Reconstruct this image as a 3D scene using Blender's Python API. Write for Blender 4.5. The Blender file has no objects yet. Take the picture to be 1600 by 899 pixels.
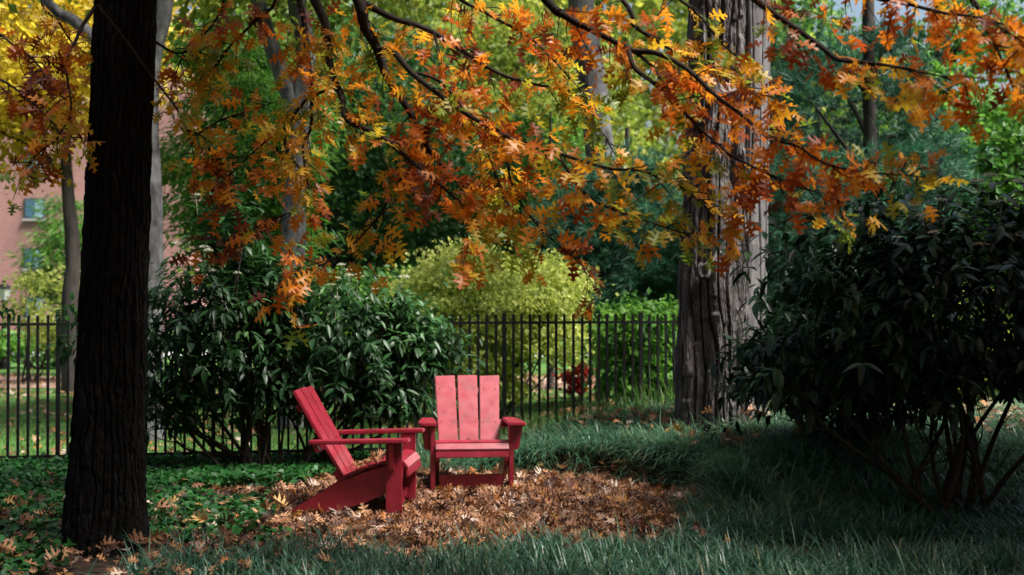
import bpy, bmesh, math, random
import numpy as np
from mathutils import Vector, Matrix
from mathutils.geometry import tessellate_polygon

random.seed(7)
rng = np.random.default_rng(11)
scene = bpy.context.scene
COL = scene.collection

# ------------------------------------------------------------------ camera
CAM_H, F, PY0 = 1.6, 2000.0, 470.0          # eye height (m), focal length and horizon row on a 1600 px wide picture
cam_d = bpy.data.cameras.new('camera')
cam_d.sensor_width = 36.0
cam_d.lens = 45.0
cam_d.clip_start = 0.1
cam_d.clip_end = 2000.0
cam_d.dof.use_dof = True
cam_d.dof.focus_distance = 9.0
cam_d.dof.aperture_fstop = 1.9
cam = bpy.data.objects.new('camera', cam_d)
COL.objects.link(cam)
cam.location = (0, 0, CAM_H)
cam.rotation_euler = (math.radians(90) + math.atan((PY0 - 449.5) / F), 0, 0)
scene.camera = cam

# ------------------------------------------------------------------ sky, sun, exposure
SUN_EL, SUN_AZ = math.radians(58), math.radians(114)       # azimuth from +Y towards +X
world = bpy.data.worlds.new('World')
scene.world = world
world.use_nodes = True
wn, wl = world.node_tree.nodes, world.node_tree.links
wn.clear()
sky = wn.new('ShaderNodeTexSky')
sky.sky_type = 'NISHITA'
sky.sun_disc = False
sky.sun_elevation = SUN_EL
sky.sun_rotation = SUN_AZ
sky.air_density = 1.2
sky.dust_density = 5.0
sky.ozone_density = 1.5
bg = wn.new('ShaderNodeBackground')
bg.inputs['Strength'].default_value = 0.07
wo = wn.new('ShaderNodeOutputWorld')
wl.new(sky.outputs[0], bg.inputs['Color'])
wl.new(bg.outputs[0], wo.inputs['Surface'])

sun_d = bpy.data.lights.new('sun', 'SUN')
sun_d.energy = 5.0
sun_d.angle = math.radians(20)
sun_d.color = (1.0, 0.95, 0.88)
sun = bpy.data.objects.new('sun', sun_d)
COL.objects.link(sun)
sv = Vector((math.sin(SUN_AZ) * math.cos(SUN_EL), math.cos(SUN_AZ) * math.cos(SUN_EL), math.sin(SUN_EL)))
sun.location = sv * 60
sun.rotation_euler = (-sv).to_track_quat('-Z', 'Y').to_euler()

scene.view_settings.view_transform = 'Standard'
scene.view_settings.look = 'None'
scene.view_settings.exposure = 1.45
scene.view_settings.gamma = 1.0
scene.view_settings.use_curve_mapping = False
scene.render.engine = 'CYCLES'
scene.cycles.use_denoising = True
scene.cycles.max_bounces = 7
scene.cycles.diffuse_bounces = 3
scene.cycles.glossy_bounces = 2
scene.cycles.transmission_bounces = 4
scene.cycles.sample_clamp_indirect = 4.0

# ------------------------------------------------------------------ helpers
def gx(px, Y):
    """world x of a point seen at picture column px when it stands Y metres away"""
    return (px - 800.0) / F * Y

def gz(py, Y):
    return CAM_H - (py - PY0) / F * Y

def at(px, py, Y):
    return np.array((gx(px, Y), Y, gz(py, Y)))

_perm = np.random.default_rng(3).random((64, 64, 64))
def vnoise(p):
    """smooth value noise in 0..1 for points (n,3)"""
    p = np.asarray(p, float)
    i = np.floor(p).astype(int)
    f = p - i
    f = f * f * (3 - 2 * f)
    out = 0
    for dx in (0, 1):
        for dy in (0, 1):
            for dz in (0, 1):
                w = (f[..., 0] if dx else 1 - f[..., 0]) * (f[..., 1] if dy else 1 - f[..., 1]) * (f[..., 2] if dz else 1 - f[..., 2])
                out = out + w * _perm[(i[..., 0] + dx) % 64, (i[..., 1] + dy) % 64, (i[..., 2] + dz) % 64]
    return out

def fbm(p, o=3):
    p = np.asarray(p, float)
    return sum(vnoise(p * 2 ** k + 7.3 * k) * 0.5 ** k for k in range(o)) / sum(0.5 ** k for k in range(o))

def sstep(a, b, x):
    t = np.clip((np.asarray(x, float) - a) / (b - a), 0, 1)
    return t * t * (3 - 2 * t)

def norm(v):
    return v / np.maximum(np.linalg.norm(v, axis=-1, keepdims=True), 1e-9)

def link(o, parent=None):
    COL.objects.link(o)
    if parent is not None:
        o.parent = parent
    return o

def tag(o, label=None, cat=None, group=None, kind=None):
    if label: o['label'] = label
    if cat: o['category'] = cat
    if group: o['group'] = group
    if kind: o['kind'] = kind
    return o

def thing(name, loc, label, cat, group=None, rz=0.0):
    o = bpy.data.objects.new(name, None)
    o.empty_display_size = 0.2
    o.location = loc
    o.rotation_euler = (0, 0, rz)
    COL.objects.link(o)
    return tag(o, label, cat, group)

def mesh_np(name, V, Fa, mat, rnd=None, smooth=False):
    """mesh data from numpy arrays, Fa (m,3) or (m,4)"""
    V = np.asarray(V, np.float32); Fa = np.asarray(Fa, np.int32)
    me = bpy.data.meshes.new(name)
    m, k = Fa.shape
    me.vertices.add(len(V)); me.vertices.foreach_set('co', V.ravel())
    me.loops.add(m * k); me.loops.foreach_set('vertex_index', Fa.ravel())
    me.polygons.add(m)
    me.polygons.foreach_set('loop_start', np.arange(0, m * k, k, dtype=np.int32))
    if rnd is not None:
        a = me.attributes.new('rnd', 'FLOAT', 'POINT')
        a.data.foreach_set('value', np.asarray(rnd, np.float32))
    me.update(calc_edges=True)
    me.polygons.foreach_set('use_smooth', np.full(m, bool(smooth)))
    me.materials.append(mat)
    return me

def obj_np(name, V, Fa, mat, parent=None, rnd=None, smooth=False):
    if parent is not None:
        V = np.asarray(V) - np.array(parent.location)
    return link(bpy.data.objects.new(name, mesh_np(name, V, Fa, mat, rnd, smooth)), parent)

def frames(axis, nrm):
    """rotation matrices whose columns are x, y(axis), z(normal)"""
    y = norm(axis)
    x = norm(np.cross(y, nrm))
    z = np.cross(x, y)
    return np.stack([x, y, z], axis=-1)

def scatter(tv, tf, pos, R, s):
    k, n = len(pos), len(tv)
    s = np.asarray(s, float)
    if s.ndim == 1: s = np.repeat(s[:, None], 3, 1)
    V = np.einsum('kij,knj->kni', R, tv[None] * s[:, None, :]) + pos[:, None, :]
    Fo = (tf[None] + (np.arange(k) * n)[:, None, None]).reshape(-1, tf.shape[1])
    return V.reshape(-1, 3), Fo

# ------------------------------------------------------------------ materials
def new_mat(name):
    m = bpy.data.materials.new(name)
    m.use_nodes = True
    nt = m.node_tree
    nt.nodes.clear()
    out = nt.nodes.new('ShaderNodeOutputMaterial')
    return m, nt.nodes, nt.links, out

def ramp_node(N, stops):
    r = N.new('ShaderNodeValToRGB')
    e = r.color_ramp.elements
    e[0].position, e[0].color = stops[0][0], (*stops[0][1], 1)
    e[1].position, e[1].color = stops[-1][0], (*stops[-1][1], 1)
    for p, c in stops[1:-1]:
        q = e.new(p); q.color = (*c, 1)
    return r

def leaf_mat(name, stops, trans=0.4, rough=0.5, spec=0.35, tboost=1.6):
    m, N, L, out = new_mat(name)
    a = N.new('ShaderNodeAttribute'); a.attribute_name = 'rnd'
    r = ramp_node(N, stops); L.new(a.outputs['Fac'], r.inputs[0])
    p = N.new('ShaderNodeBsdfPrincipled')
    L.new(r.outputs[0], p.inputs['Base Color'])
    p.inputs['Roughness'].default_value = rough
    p.inputs['Specular IOR Level'].default_value = spec
    if trans > 0:
        t = N.new('ShaderNodeBsdfTranslucent')
        g = N.new('ShaderNodeMix'); g.data_type = 'RGBA'; g.blend_type = 'MULTIPLY'
        g.inputs['Factor'].default_value = 1.0
        g.inputs['B'].default_value = (tboost, tboost, tboost * 0.8, 1)
        L.new(r.outputs[0], g.inputs['A']); L.new(g.outputs['Result'], t.inputs['Color'])
        x = N.new('ShaderNodeMixShader'); x.inputs[0].default_value = trans
        L.new(p.outputs[0], x.inputs[1]); L.new(t.outputs[0], x.inputs[2])
        L.new(x.outputs[0], out.inputs['Surface'])
    else:
        L.new(p.outputs[0], out.inputs['Surface'])
    return m

def noise_mat(name, stops, scale=(4, 4, 4), detail=6, rough=0.85, spec=0.25, bump=0.0, bump_scale=None, dist=0.02, metallic=0, cracks=None):
    m, N, L, out = new_mat(name)
    tc = N.new('ShaderNodeTexCoord')
    mp = N.new('ShaderNodeMapping'); mp.inputs['Scale'].default_value = scale
    n = N.new('ShaderNodeTexNoise'); n.inputs['Scale'].default_value = 1; n.inputs['Detail'].default_value = detail
    n.inputs['Roughness'].default_value = 0.6
    L.new(tc.outputs['Object'], mp.inputs[0]); L.new(mp.outputs[0], n.inputs['Vector'])
    r = ramp_node(N, stops); L.new(n.outputs['Fac'], r.inputs[0])
    p = N.new('ShaderNodeBsdfPrincipled')
    L.new(r.outputs[0], p.inputs['Base Color'])
    p.inputs['Roughness'].default_value = rough
    p.inputs['Specular IOR Level'].default_value = spec
    p.inputs['Metallic'].default_value = metallic
    if bump:
        mp2 = N.new('ShaderNodeMapping'); mp2.inputs['Scale'].default_value = bump_scale or scale
        n2 = N.new('ShaderNodeTexNoise'); n2.inputs['Scale'].default_value = 1; n2.inputs['Detail'].default_value = 5
        L.new(tc.outputs['Object'], mp2.inputs[0]); L.new(mp2.outputs[0], n2.inputs['Vector'])
        b = N.new('ShaderNodeBump'); b.inputs['Strength'].default_value = bump; b.inputs['Distance'].default_value = dist
        hgt = n2.outputs['Fac']
        if cracks:
            vo = N.new('ShaderNodeTexVoronoi'); vo.feature = 'DISTANCE_TO_EDGE'; vo.inputs['Scale'].default_value = 1
            mp3 = N.new('ShaderNodeMapping'); mp3.inputs['Scale'].default_value = cracks
            L.new(tc.outputs['Object'], mp3.inputs[0])
            ad = N.new('ShaderNodeVectorMath'); ad.operation = 'MULTIPLY_ADD'; ad.inputs[1].default_value = (.9, .9, .9)
            L.new(n2.outputs['Color'], ad.inputs[0]); L.new(mp3.outputs[0], ad.inputs[2]); L.new(ad.outputs[0], vo.inputs['Vector'])
            ma = N.new('ShaderNodeMath'); ma.operation = 'MULTIPLY_ADD'; ma.inputs[1].default_value = 2.2
            L.new(vo.outputs['Distance'], ma.inputs[0]); L.new(n2.outputs['Fac'], ma.inputs[2]); hgt = ma.outputs[0]
        L.new(hgt, b.inputs['Height']); L.new(b.outputs[0], p.inputs['Normal'])
    L.new(p.outputs[0], out.inputs['Surface'])
    return m

M = {}
M['oak_leaf'] = leaf_mat('oak_leaf', [(0, (.08, .018, .008)), (.18, (.24, .042, .009)), (.36, (.46, .12, .011)), (.58, (.56, .22, .016)),
                                      (.75, (.46, .29, .022)), (.88, (.25, .27, .028)), (1, (.11, .18, .022))], 0.5, 0.42, 0.4)
M['litter'] = leaf_mat('litter', [(0, (.03, .013, .009)), (.25, (.10, .042, .026)), (.5, (.25, .115, .055)), (.7, (.38, .21, .12)),
                                  (.82, (.30, .11, .025)), (.9, (.36, .20, .04)), (1, (.46, .36, .30))], 0.12, 0.6, 0.3)
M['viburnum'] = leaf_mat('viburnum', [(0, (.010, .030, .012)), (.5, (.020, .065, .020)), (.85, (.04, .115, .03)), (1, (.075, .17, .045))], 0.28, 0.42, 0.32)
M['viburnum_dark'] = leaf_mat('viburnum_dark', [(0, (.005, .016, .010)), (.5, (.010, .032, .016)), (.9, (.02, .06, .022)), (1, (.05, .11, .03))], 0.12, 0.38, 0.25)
M['bloom'] = leaf_mat('bloom', [(0, (.42, .42, .33)), (1, (.66, .65, .55))], 0.2, 0.7, 0.2)
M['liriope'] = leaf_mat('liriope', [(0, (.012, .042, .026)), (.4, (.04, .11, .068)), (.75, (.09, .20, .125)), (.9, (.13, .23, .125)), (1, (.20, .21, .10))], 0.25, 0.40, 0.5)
M['lawn_blade'] = leaf_mat('lawn_blade', [(0, (.03, .09, .02)), (.6, (.06, .16, .03)), (1, (.16, .22, .05))], 0.3, 0.5, 0.3)
M['cover_leaf'] = leaf_mat('cover_leaf', [(0, (.008, .035, .010)), (.5, (.018, .08, .018)), (.9, (.03, .14, .028)), (1, (.05, .17, .05))], 0.25, 0.48, 0.28)
M['yellow_leaf'] = leaf_mat('yellow_leaf', [(0, (.20, .15, .015)), (.5, (.45, .34, .025)), (1, (.60, .50, .06))], 0.5, 0.5, 0.3)
M['lime_leaf'] = leaf_mat('lime_leaf', [(0, (.10, .15, .025)), (.5, (.29, .35, .075)), (1, (.54, .57, .19))], 0.45, 0.55, 0.3)
M['green_leaf'] = leaf_mat('green_leaf', [(0, (.02, .06, .012)), (.5, (.05, .15, .025)), (1, (.12, .25, .035))], 0.45, 0.5, 0.3)
M['deep_leaf'] = leaf_mat('deep_leaf', [(0, (.012, .04, .012)), (.5, (.025, .085, .022)), (1, (.06, .15, .03))], 0.4, 0.5, 0.3)
M['olive_leaf'] = leaf_mat('olive_leaf', [(0, (.05, .09, .015)), (.5, (.14, .20, .03)), (1, (.32, .33, .06))], 0.5, 0.5, 0.3)
M['pine_needle'] = leaf_mat('pine_needle', [(0, (.012, .05, .032)), (.5, (.028, .105, .062)), (.93, (.06, .18, .10)), (1, (.16, .09, .05))], 0.2, 0.5, 0.35)
M['red_leaf'] = leaf_mat('red_leaf', [(0, (.25, .02, .015)), (1, (.5, .04, .025))], 0.3, 0.5, 0.3)
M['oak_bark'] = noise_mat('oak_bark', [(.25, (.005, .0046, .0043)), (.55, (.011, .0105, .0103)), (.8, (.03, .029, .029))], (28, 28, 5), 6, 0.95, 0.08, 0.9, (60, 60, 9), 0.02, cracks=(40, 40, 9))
M['oak_twig'] = noise_mat('oak_twig', [(.3, (.010, .007, .006)), (.7, (.03, .024, .02))], (30, 30, 30), 4, 0.9, 0.15)
M['plate_bark'] = noise_mat('plate_bark', [(.28, (.035, .030, .029)), (.5, (.10, .092, .092)), (.72, (.24, .225, .23))], (13, 13, 2.2), 7, 0.95, 0.15, 1.0, (45, 45, 9), 0.03, cracks=(26, 26, 4.5))
M['pale_bark'] = noise_mat('pale_bark', [(.3, (.07, .066, .068)), (.6, (.15, .145, .15)), (.8, (.24, .24, .24))], (9, 9, 3), 6, 0.9, 0.2, 0.3, (30, 30, 8), 0.01)
M['grey_bark'] = noise_mat('grey_bark', [(.34, (.035, .034, .035)), (.5, (.10, .10, .105)), (.62, (.16, .165, .165)), (.7, (.26, .27, .25))], (8, 8, 4), 7, 0.85, 0.2, 0.25, (20, 20, 8), 0.01)
M['dark_bark'] = noise_mat('dark_bark', [(.3, (.02, .017, .016)), (.7, (.06, .054, .05))], (14, 14, 3), 6, 0.95, 0.15, 0.4, (30, 30, 6), 0.01)
M['stem'] = noise_mat('stem', [(.3, (.018, .014, .012)), (.7, (.05, .042, .035))], (20, 20, 10), 5, 0.9, 0.15)
M['iron'] = noise_mat('iron', [(.35, (.0035, .0035, .004)), (.75, (.009, .009, .010))], (30, 30, 30), 4, 0.7, 0.15)
M['soil'] = noise_mat('soil', [(.25, (.012, .008, .006)), (.5, (.035, .022, .015)), (.75, (.08, .05, .034))], (6, 6, 6), 8, 0.95, 0.2, 0.6, (25, 25, 25), 0.02)
M['litter_bed'] = noise_mat('litter_bed', [(.3, (.05, .025, .018)), (.5, (.16, .085, .055)), (.7, (.28, .17, .12))], (22, 22, 22), 6, 0.95, 0.2, 0.8, (30, 30, 30), 0.02)
M['lawn'] = noise_mat('lawn', [(.3, (.025, .065, .015)), (.55, (.05, .12, .024)), (.75, (.12, .16, .04))], (1.1, 1.1, 1.1), 9, 0.95, 0.2, 0.6, (40, 40, 40), 0.02)
M['path'] = noise_mat('path', [(.3, (.12, .075, .055)), (.5, (.26, .17, .13)), (.7, (.36, .27, .22))], (3, 3, 3), 9, 0.95, 0.2, 0.5, (20, 20, 20), 0.02)
M['paving'] = noise_mat('paving', [(.3, (.28, .28, .29)), (.7, (.42, .42, .43))], (2, 2, 2), 6, 0.9, 0.2)

def chair_mat():
    m, N, L, out = new_mat('red_lumber')
    tc = N.new('ShaderNodeTexCoord')
    n = N.new('ShaderNodeTexNoise'); n.inputs['Scale'].default_value = 9; n.inputs['Detail'].default_value = 8
    L.new(tc.outputs['Object'], n.inputs['Vector'])
    r = ramp_node(N, [(.3, (.17, .006, .016)), (.52, (.245, .010, .026)), (.66, (.27, .016, .036)), (.82, (.31, .04, .065))])
    L.new(n.outputs['Fac'], r.inputs[0])
    dn = N.new('ShaderNodeTexNoise'); dn.inputs['Scale'].default_value = 38; dn.inputs['Detail'].default_value = 10; dn.inputs['Roughness'].default_value = .75
    L.new(tc.outputs['Object'], dn.inputs['Vector'])
    dr = ramp_node(N, [(.60, (1, 1, 1)), (.72, (.45, .42, .40))]); L.new(dn.outputs['Fac'], dr.inputs[0])
    dm = N.new('ShaderNodeMix'); dm.data_type = 'RGBA'; dm.blend_type = 'MULTIPLY'; dm.inputs['Factor'].default_value = .8
    L.new(r.outputs[0], dm.inputs['A']); L.new(dr.outputs[0], dm.inputs['B'])
    p = N.new('ShaderNodeBsdfPrincipled')
    L.new(dm.outputs['Result'], p.inputs['Base Color'])
    n2 = N.new('ShaderNodeTexNoise'); n2.inputs['Scale'].default_value = 14; n2.inputs['Detail'].default_value = 5
    L.new(tc.outputs['Object'], n2.inputs['Vector'])
    mr = N.new('ShaderNodeMapRange'); mr.inputs['To Min'].default_value = 0.24; mr.inputs['To Max'].default_value = 0.5
    L.new(n2.outputs['Fac'], mr.inputs['Value']); L.new(mr.outputs[0], p.inputs['Roughness'])
    p.inputs['Specular IOR Level'].default_value = 0.75
    n3 = N.new('ShaderNodeTexNoise'); n3.inputs['Scale'].default_value = 160; n3.inputs['Detail'].default_value = 3
    L.new(tc.outputs['Object'], n3.inputs['Vector'])
    b = N.new('ShaderNodeBump'); b.inputs['Strength'].default_value = 0.12; b.inputs['Distance'].default_value = 0.002
    L.new(n3.outputs['Fac'], b.inputs['Height']); L.new(b.outputs[0], p.inputs['Normal'])
    L.new(p.outputs[0], out.inputs['Surface'])
    return m
M['red'] = chair_mat()

def brick_mat():
    m, N, L, out = new_mat('pink_brick')
    tc = N.new('ShaderNodeTexCoord')
    mp = N.new('ShaderNodeMapping'); mp.inputs['Rotation'].default_value = (math.radians(90), 0, 0)
    L.new(tc.outputs['Object'], mp.inputs[0])
    b = N.new('ShaderNodeTexBrick'); b.inputs['Scale'].default_value = 1.0
    b.inputs['Brick Width'].default_value = .22; b.inputs['Row Height'].default_value = .075; b.inputs['Mortar Size'].default_value = .01
    b.inputs['Color1'].default_value = (.25, .095, .085, 1); b.inputs['Color2'].default_value = (.33, .135, .12, 1); b.inputs['Mortar'].default_value = (.34, .25, .24, 1)
    L.new(mp.outputs[0], b.inputs['Vector'])
    n = N.new('ShaderNodeTexNoise'); n.inputs['Scale'].default_value = .35; n.inputs['Detail'].default_value = 6
    L.new(tc.outputs['Object'], n.inputs['Vector'])
    r = ramp_node(N, [(.3, (.8, .8, .82)), (.7, (1.1, 1.1, 1.08))]); L.new(n.outputs['Fac'], r.inputs[0])
    x = N.new('ShaderNodeMix'); x.data_type = 'RGBA'; x.blend_type = 'MULTIPLY'; x.inputs['Factor'].default_value = 1
    L.new(b.outputs['Color'], x.inputs['A']); L.new(r.outputs[0], x.inputs['B'])
    p = N.new('ShaderNodeBsdfPrincipled'); p.inputs['Roughness'].default_value = .9
    L.new(x.outputs['Result'], p.inputs['Base Color'])
    L.new(p.outputs[0], out.inputs['Surface'])
    return m
M['brick'] = brick_mat()

def plain(name, col, rough=0.5, spec=0.5, metallic=0, coat=0):
    m, N, L, out = new_mat(name)
    p = N.new('ShaderNodeBsdfPrincipled')
    n = N.new('ShaderNodeTexNoise'); n.inputs['Scale'].default_value = 6; n.inputs['Detail'].default_value = 5
    tc = N.new('ShaderNodeTexCoord'); L.new(tc.outputs['Object'], n.inputs['Vector'])
    r = ramp_node(N, [(.3, tuple(c * .85 for c in col)), (.7, tuple(min(1, c * 1.12) for c in col))])
    L.new(n.outputs['Fac'], r.inputs[0]); L.new(r.outputs[0], p.inputs['Base Color'])
    p.inputs['Roughness'].default_value = rough; p.inputs['Specular IOR Level'].default_value = spec; p.inputs['Metallic'].default_value = metallic
    L.new(p.outputs[0], out.inputs['Surface'])
    return m
M['window_frame'] = plain('window_frame', (.03, .04, .05), .5)
M['pane'] = plain('pane', (.05, .12, .18), .08, .8)
M['curtain'] = plain('curtain', (.20, .30, .38), .9, .2)
M['lamp_glass'] = plain('lamp_glass', (.6, .62, .66), .2, .6)
M['screw'] = plain('screw', (.03, .02, .02), .4, .5, .8)
M['stone'] = plain('stone', (.36, .34, .36), .9, .2)

# ------------------------------------------------------------------ ground shape
PC, PR = (-0.18, 9.98), (1.62, 1.92)        # leaf-covered clearing: centre, radii
def patch_d(x, y):
    a = np.arctan2(y - PC[1], x - PC[0])
    wob = 1 + 0.05 * np.sin(3 * a + 1) + 0.035 * np.sin(7 * a) + 0.02 * np.sin(13 * a + 2) + 0.012 * np.sin(23 * a)
    return np.sqrt(((x - PC[0]) / PR[0]) ** 2 + ((y - PC[1]) / PR[1]) ** 2) / wob

def fence_y(x):
    return 12.2 + (x + 4.51) * 0.1955

def ground_z(x, y):
    x = np.asarray(x, float); y = np.asarray(y, float)
    d = patch_d(x, y)
    right = sstep(-0.5, 0.9, x) * sstep(9.2, 10.6, y)
    lip = 0.26 * sstep(1.0, 1.09, d) * right
    mound = 0.13 * sstep(1.1, 1.9, d) * sstep(0.2, 1.6, x) * sstep(9.6, 11.6, y) * (1 - sstep(14, 18, y))
    lip = lip * (1 - sstep(14, 18, y))
    n = fbm(np.stack([x * .9, y * .9, x * 0], -1), 3) - 0.5
    return lip + mound + n * 0.06 * sstep(0.9, 1.3, d) * (1 - sstep(25, 60, y))

def spaced(lo, hi, c, n, k):
    t = np.linspace(-1, 1, n)
    s = np.sinh(t * k) / math.sinh(k)
    return np.where(s < 0, c + s * (c - lo), c + s * (hi - c))

def sheet(name, X, Y, mat, dz=0.0, keep=None):
    gxx, gyy = np.meshgrid(X, Y)
    z = ground_z(gxx, gyy) + dz
    V = np.stack([gxx, gyy, z], -1).reshape(-1, 3)
    nx, ny = len(X), len(Y)
    i = np.arange((ny - 1) * (nx - 1)); r, c = i // (nx - 1), i % (nx - 1)
    a = r * nx + c
    Fq = np.stack([a, a + 1, a + nx + 1, a + nx], -1)
    if keep is not None:
        ctr = V[Fq].mean(1)
        Fq = Fq[keep(ctr[:, 0], ctr[:, 1])]
    o = obj_np(name, V, Fq, mat, smooth=True)
    return tag(o, kind='structure')

sheet('ground', spaced(-400, 400, 0, 241, 6), spaced(-300, 600, 11, 281, 6), M['soil'])
litter_bed = sheet('clearing', np.linspace(-2.1, 1.7, 77), np.linspace(7.7, 12.2, 91), M['litter_bed'], 0.006, lambda x, y: patch_d(x, y) < 1.03)
tag(litter_bed, 'round clearing under the red chairs')
lawn = sheet('lawn', np.concatenate([np.linspace(-60, -12, 40)[:-1], np.linspace(-12, 14, 131), np.linspace(14, 60, 40)[1:]]),
             np.concatenate([np.linspace(12, 30, 91), np.linspace(30, 66, 40)[1:]]), M['lawn'], 0.008, lambda x, y: y > fence_y(np.clip(x, -9, 3)) + 0.15)
path = sheet('path', np.linspace(-40, 40, 81), np.linspace(23.2, 26.6, 8), M['path'], 0.016)
paving = sheet('pavement', np.linspace(-40, 40, 81), np.linspace(36.5, 40, 6), M['paving'], 0.016)

# ------------------------------------------------------------------ tubes, trunks
def catmull(P, per=6):
    P = np.asarray(P, float)
    if len(P) < 3: 
        t = np.linspace(0, 1, per + 1)[:, None]
        return P[0] * (1 - t) + P[1] * t
    Q = np.vstack([2 * P[0] - P[1], P, 2 * P[-1] - P[-2]])
    out = []
    for i in range(1, len(Q) - 2):
        t = np.linspace(0, 1, per, endpoint=False)[:, None]
        p0, p1, p2, p3 = Q[i - 1], Q[i], Q[i + 1], Q[i + 2]
        out.append(.5 * ((2 * p1) + (-p0 + p2) * t + (2 * p0 - 5 * p1 + 4 * p2 - p3) * t ** 2 + (-p0 + 3 * p1 - 3 * p2 + p3) * t ** 3))
    out.append(Q[-2][None])
    return np.vstack(out)

def tube(P, r0, r1, sides=6, power=1.0):
    """tapered tube along polyline P -> V, F(quads), capped by tapering"""
    P = np.asarray(P, float); n = len(P)
    T = norm(np.gradient(P, axis=0))
    up = np.array([0.0, 0, 1.0]) if abs(T[0][2]) < .9 else np.array([1.0, 0, 0])
    t = np.linspace(0, 1, n) ** power
    r = r0 + (r1 - r0) * t
    N0 = norm(np.cross(T, up)); B0 = np.cross(T, N0)
    a = np.linspace(0, 2 * np.pi, sides, endpoint=False)
    V = P[:, None, :] + r[:, None, None] * (np.cos(a)[None, :, None] * N0[:, None, :] + np.sin(a)[None, :, None] * B0[:, None, :])
    i, j = np.meshgrid(np.arange(n - 1), np.arange(sides), indexing='ij')
    j2 = (j + 1) % sides
    Fq = np.stack([i * sides + j, i * sides + j2, (i + 1) * sides + j2, (i + 1) * sides + j], -1).reshape(-1, 4)
    return V.reshape(-1, 3), Fq

class Join:
    def __init__(s): s.V, s.F, s.R, s.n = [], [], [], 0
    def add(s, V, Fa, rnd=None):
        s.V.append(V); s.F.append(np.asarray(Fa) + s.n); s.n += len(V)
        if rnd is not None: s.R.append(rnd)
    def obj(s, name, mat, parent=None, smooth=False):
        return obj_np(name, np.vstack(s.V), np.vstack(s.F), mat, parent, np.concatenate(s.R) if s.R else None, smooth)

def bark_trunk(path, radii, mat, parent, name='trunk', sides=96, per=40, ridge=0.03, cells=22, zf=1.2, flute=0.0, fl_n=5, seed=0):
    """trunk with furrowed bark carried by the mesh itself"""
    P = catmull(path, per); n = len(P)
    r = np.interp(np.linspace(0, 1, n), np.linspace(0, 1, len(radii)), radii)
    a = np.linspace(0, 2 * np.pi, sides, endpoint=False)
    A, I = np.meshgrid(a, np.arange(n))
    Z = P[I, 2]
    ca, sa = np.cos(A), np.sin(A)
    warp = fbm(np.stack([ca * 2 + seed, sa * 2, Z * zf], -1), 2) * 2.2
    k = cells / (2 * np.pi)
    u = A * k + warp
    plate = np.abs(((u % 1.0) - .5)) * 2                       # 1 at plate edge
    # periodic in angle through integer cell count
    crack = sstep(.66, .97, plate)
    hbreak = sstep(.62, .72, vnoise(np.stack([np.floor(u) * 3.7, Z * zf * 3.5, Z * 0 + seed], -1)))
    fine = fbm(np.stack([ca * cells * .5, sa * cells * .5, Z * zf * 5], -1), 3)
    lift = vnoise(np.stack([np.floor(u) * 1.7 + 9, Z * zf * 1.6, Z * 0 + seed + 5], -1))
    disp = ridge * (-crack * 1.0 - .45 * hbreak + .9 * (fine - .5) + .8 * (lift - .5))
    if flute:
        disp = disp + flute * np.cos(fl_n * A + 1.5 * np.sin(Z * .8 + seed) + seed)
    R_ = r[I] + disp
    V = np.stack([P[I, 0] + R_ * ca, P[I, 1] + R_ * sa, Z], -1).reshape(-1, 3)
    i, j = np.meshgrid(np.arange(n - 1), np.arange(sides), indexing='ij')
    j2 = (j + 1) % sides
    Fq = np.stack([i * sides + j, i * sides + j2, (i + 1) * sides + j2, (i + 1) * sides + j], -1).reshape(-1, 4)
    return obj_np(name, V, Fq, mat, parent, smooth=False)

# ------------------------------------------------------------------ leaf templates
def tri_template(polys, zfun):
    idx, pts, tris = {}, [], []
    def v(p):
        k = (round(p[0], 4), round(p[1], 4))
        if k not in idx: idx[k] = len(pts); pts.append((p[0], p[1], 0.0))
        return idx[k]
    for q in polys:
        ids = [v(p) for p in q]
        tris += [(ids[a], ids[b], ids[c]) for a, b, c in tessellate_polygon([[Vector((p[0], p[1], 0)) for p in q]])]
    V = np.array(pts, float); Fa = np.array(tris)
    e1, e2 = V[Fa[:, 1]] - V[Fa[:, 0]], V[Fa[:, 2]] - V[Fa[:, 0]]
    flip = (e1[:, 0] * e2[:, 1] - e1[:, 1] * e2[:, 0]) < 0
    Fa[flip] = Fa[flip][:, ::-1]
    V[:, 2] = zfun(V[:, 0], V[:, 1])
    return V, Fa

_half = [(.015, .05), (.02, .13), (.20, .07), (.19, .15), (.045, .25), (.045, .31), (.27, .27), (.30, .34), (.45, .38), (.35, .43), (.26, .41), (.06, .50), (.06, .56), (.22, .57), (.37, .70), (.27, .71), (.07, .72), (.055, .78), (.16, .92), (.05, .90)]
_mid = [(0, 0), (0, .27), (0, .525), (0, .735), (0, 1.0)]
def oak_template(curl, fold, twist=0.0):
    R_ = [_mid[0]] + _half + [_mid[4], _mid[3], _mid[2], _mid[1]]
    L_ = [(-p[0], p[1]) for p in R_][::-1]
    return tri_template([R_, L_], lambda x, y: fold * np.abs(x) - curl * (y - .3) ** 2 + twist * x * (y - .5) - .25 * curl * x * x * 4)
OAK = [oak_template(.25, .25), oak_template(.5, .1, .5), oak_template(-.15, .3, -.4), oak_template(.35, -.25, .6)]
CURLED = [oak_template(1.0, .7, .8), oak_template(-.9, .8, -1.0), oak_template(.8, -.6, 1.2), oak_template(.2, .5, 1.5)]

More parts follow.
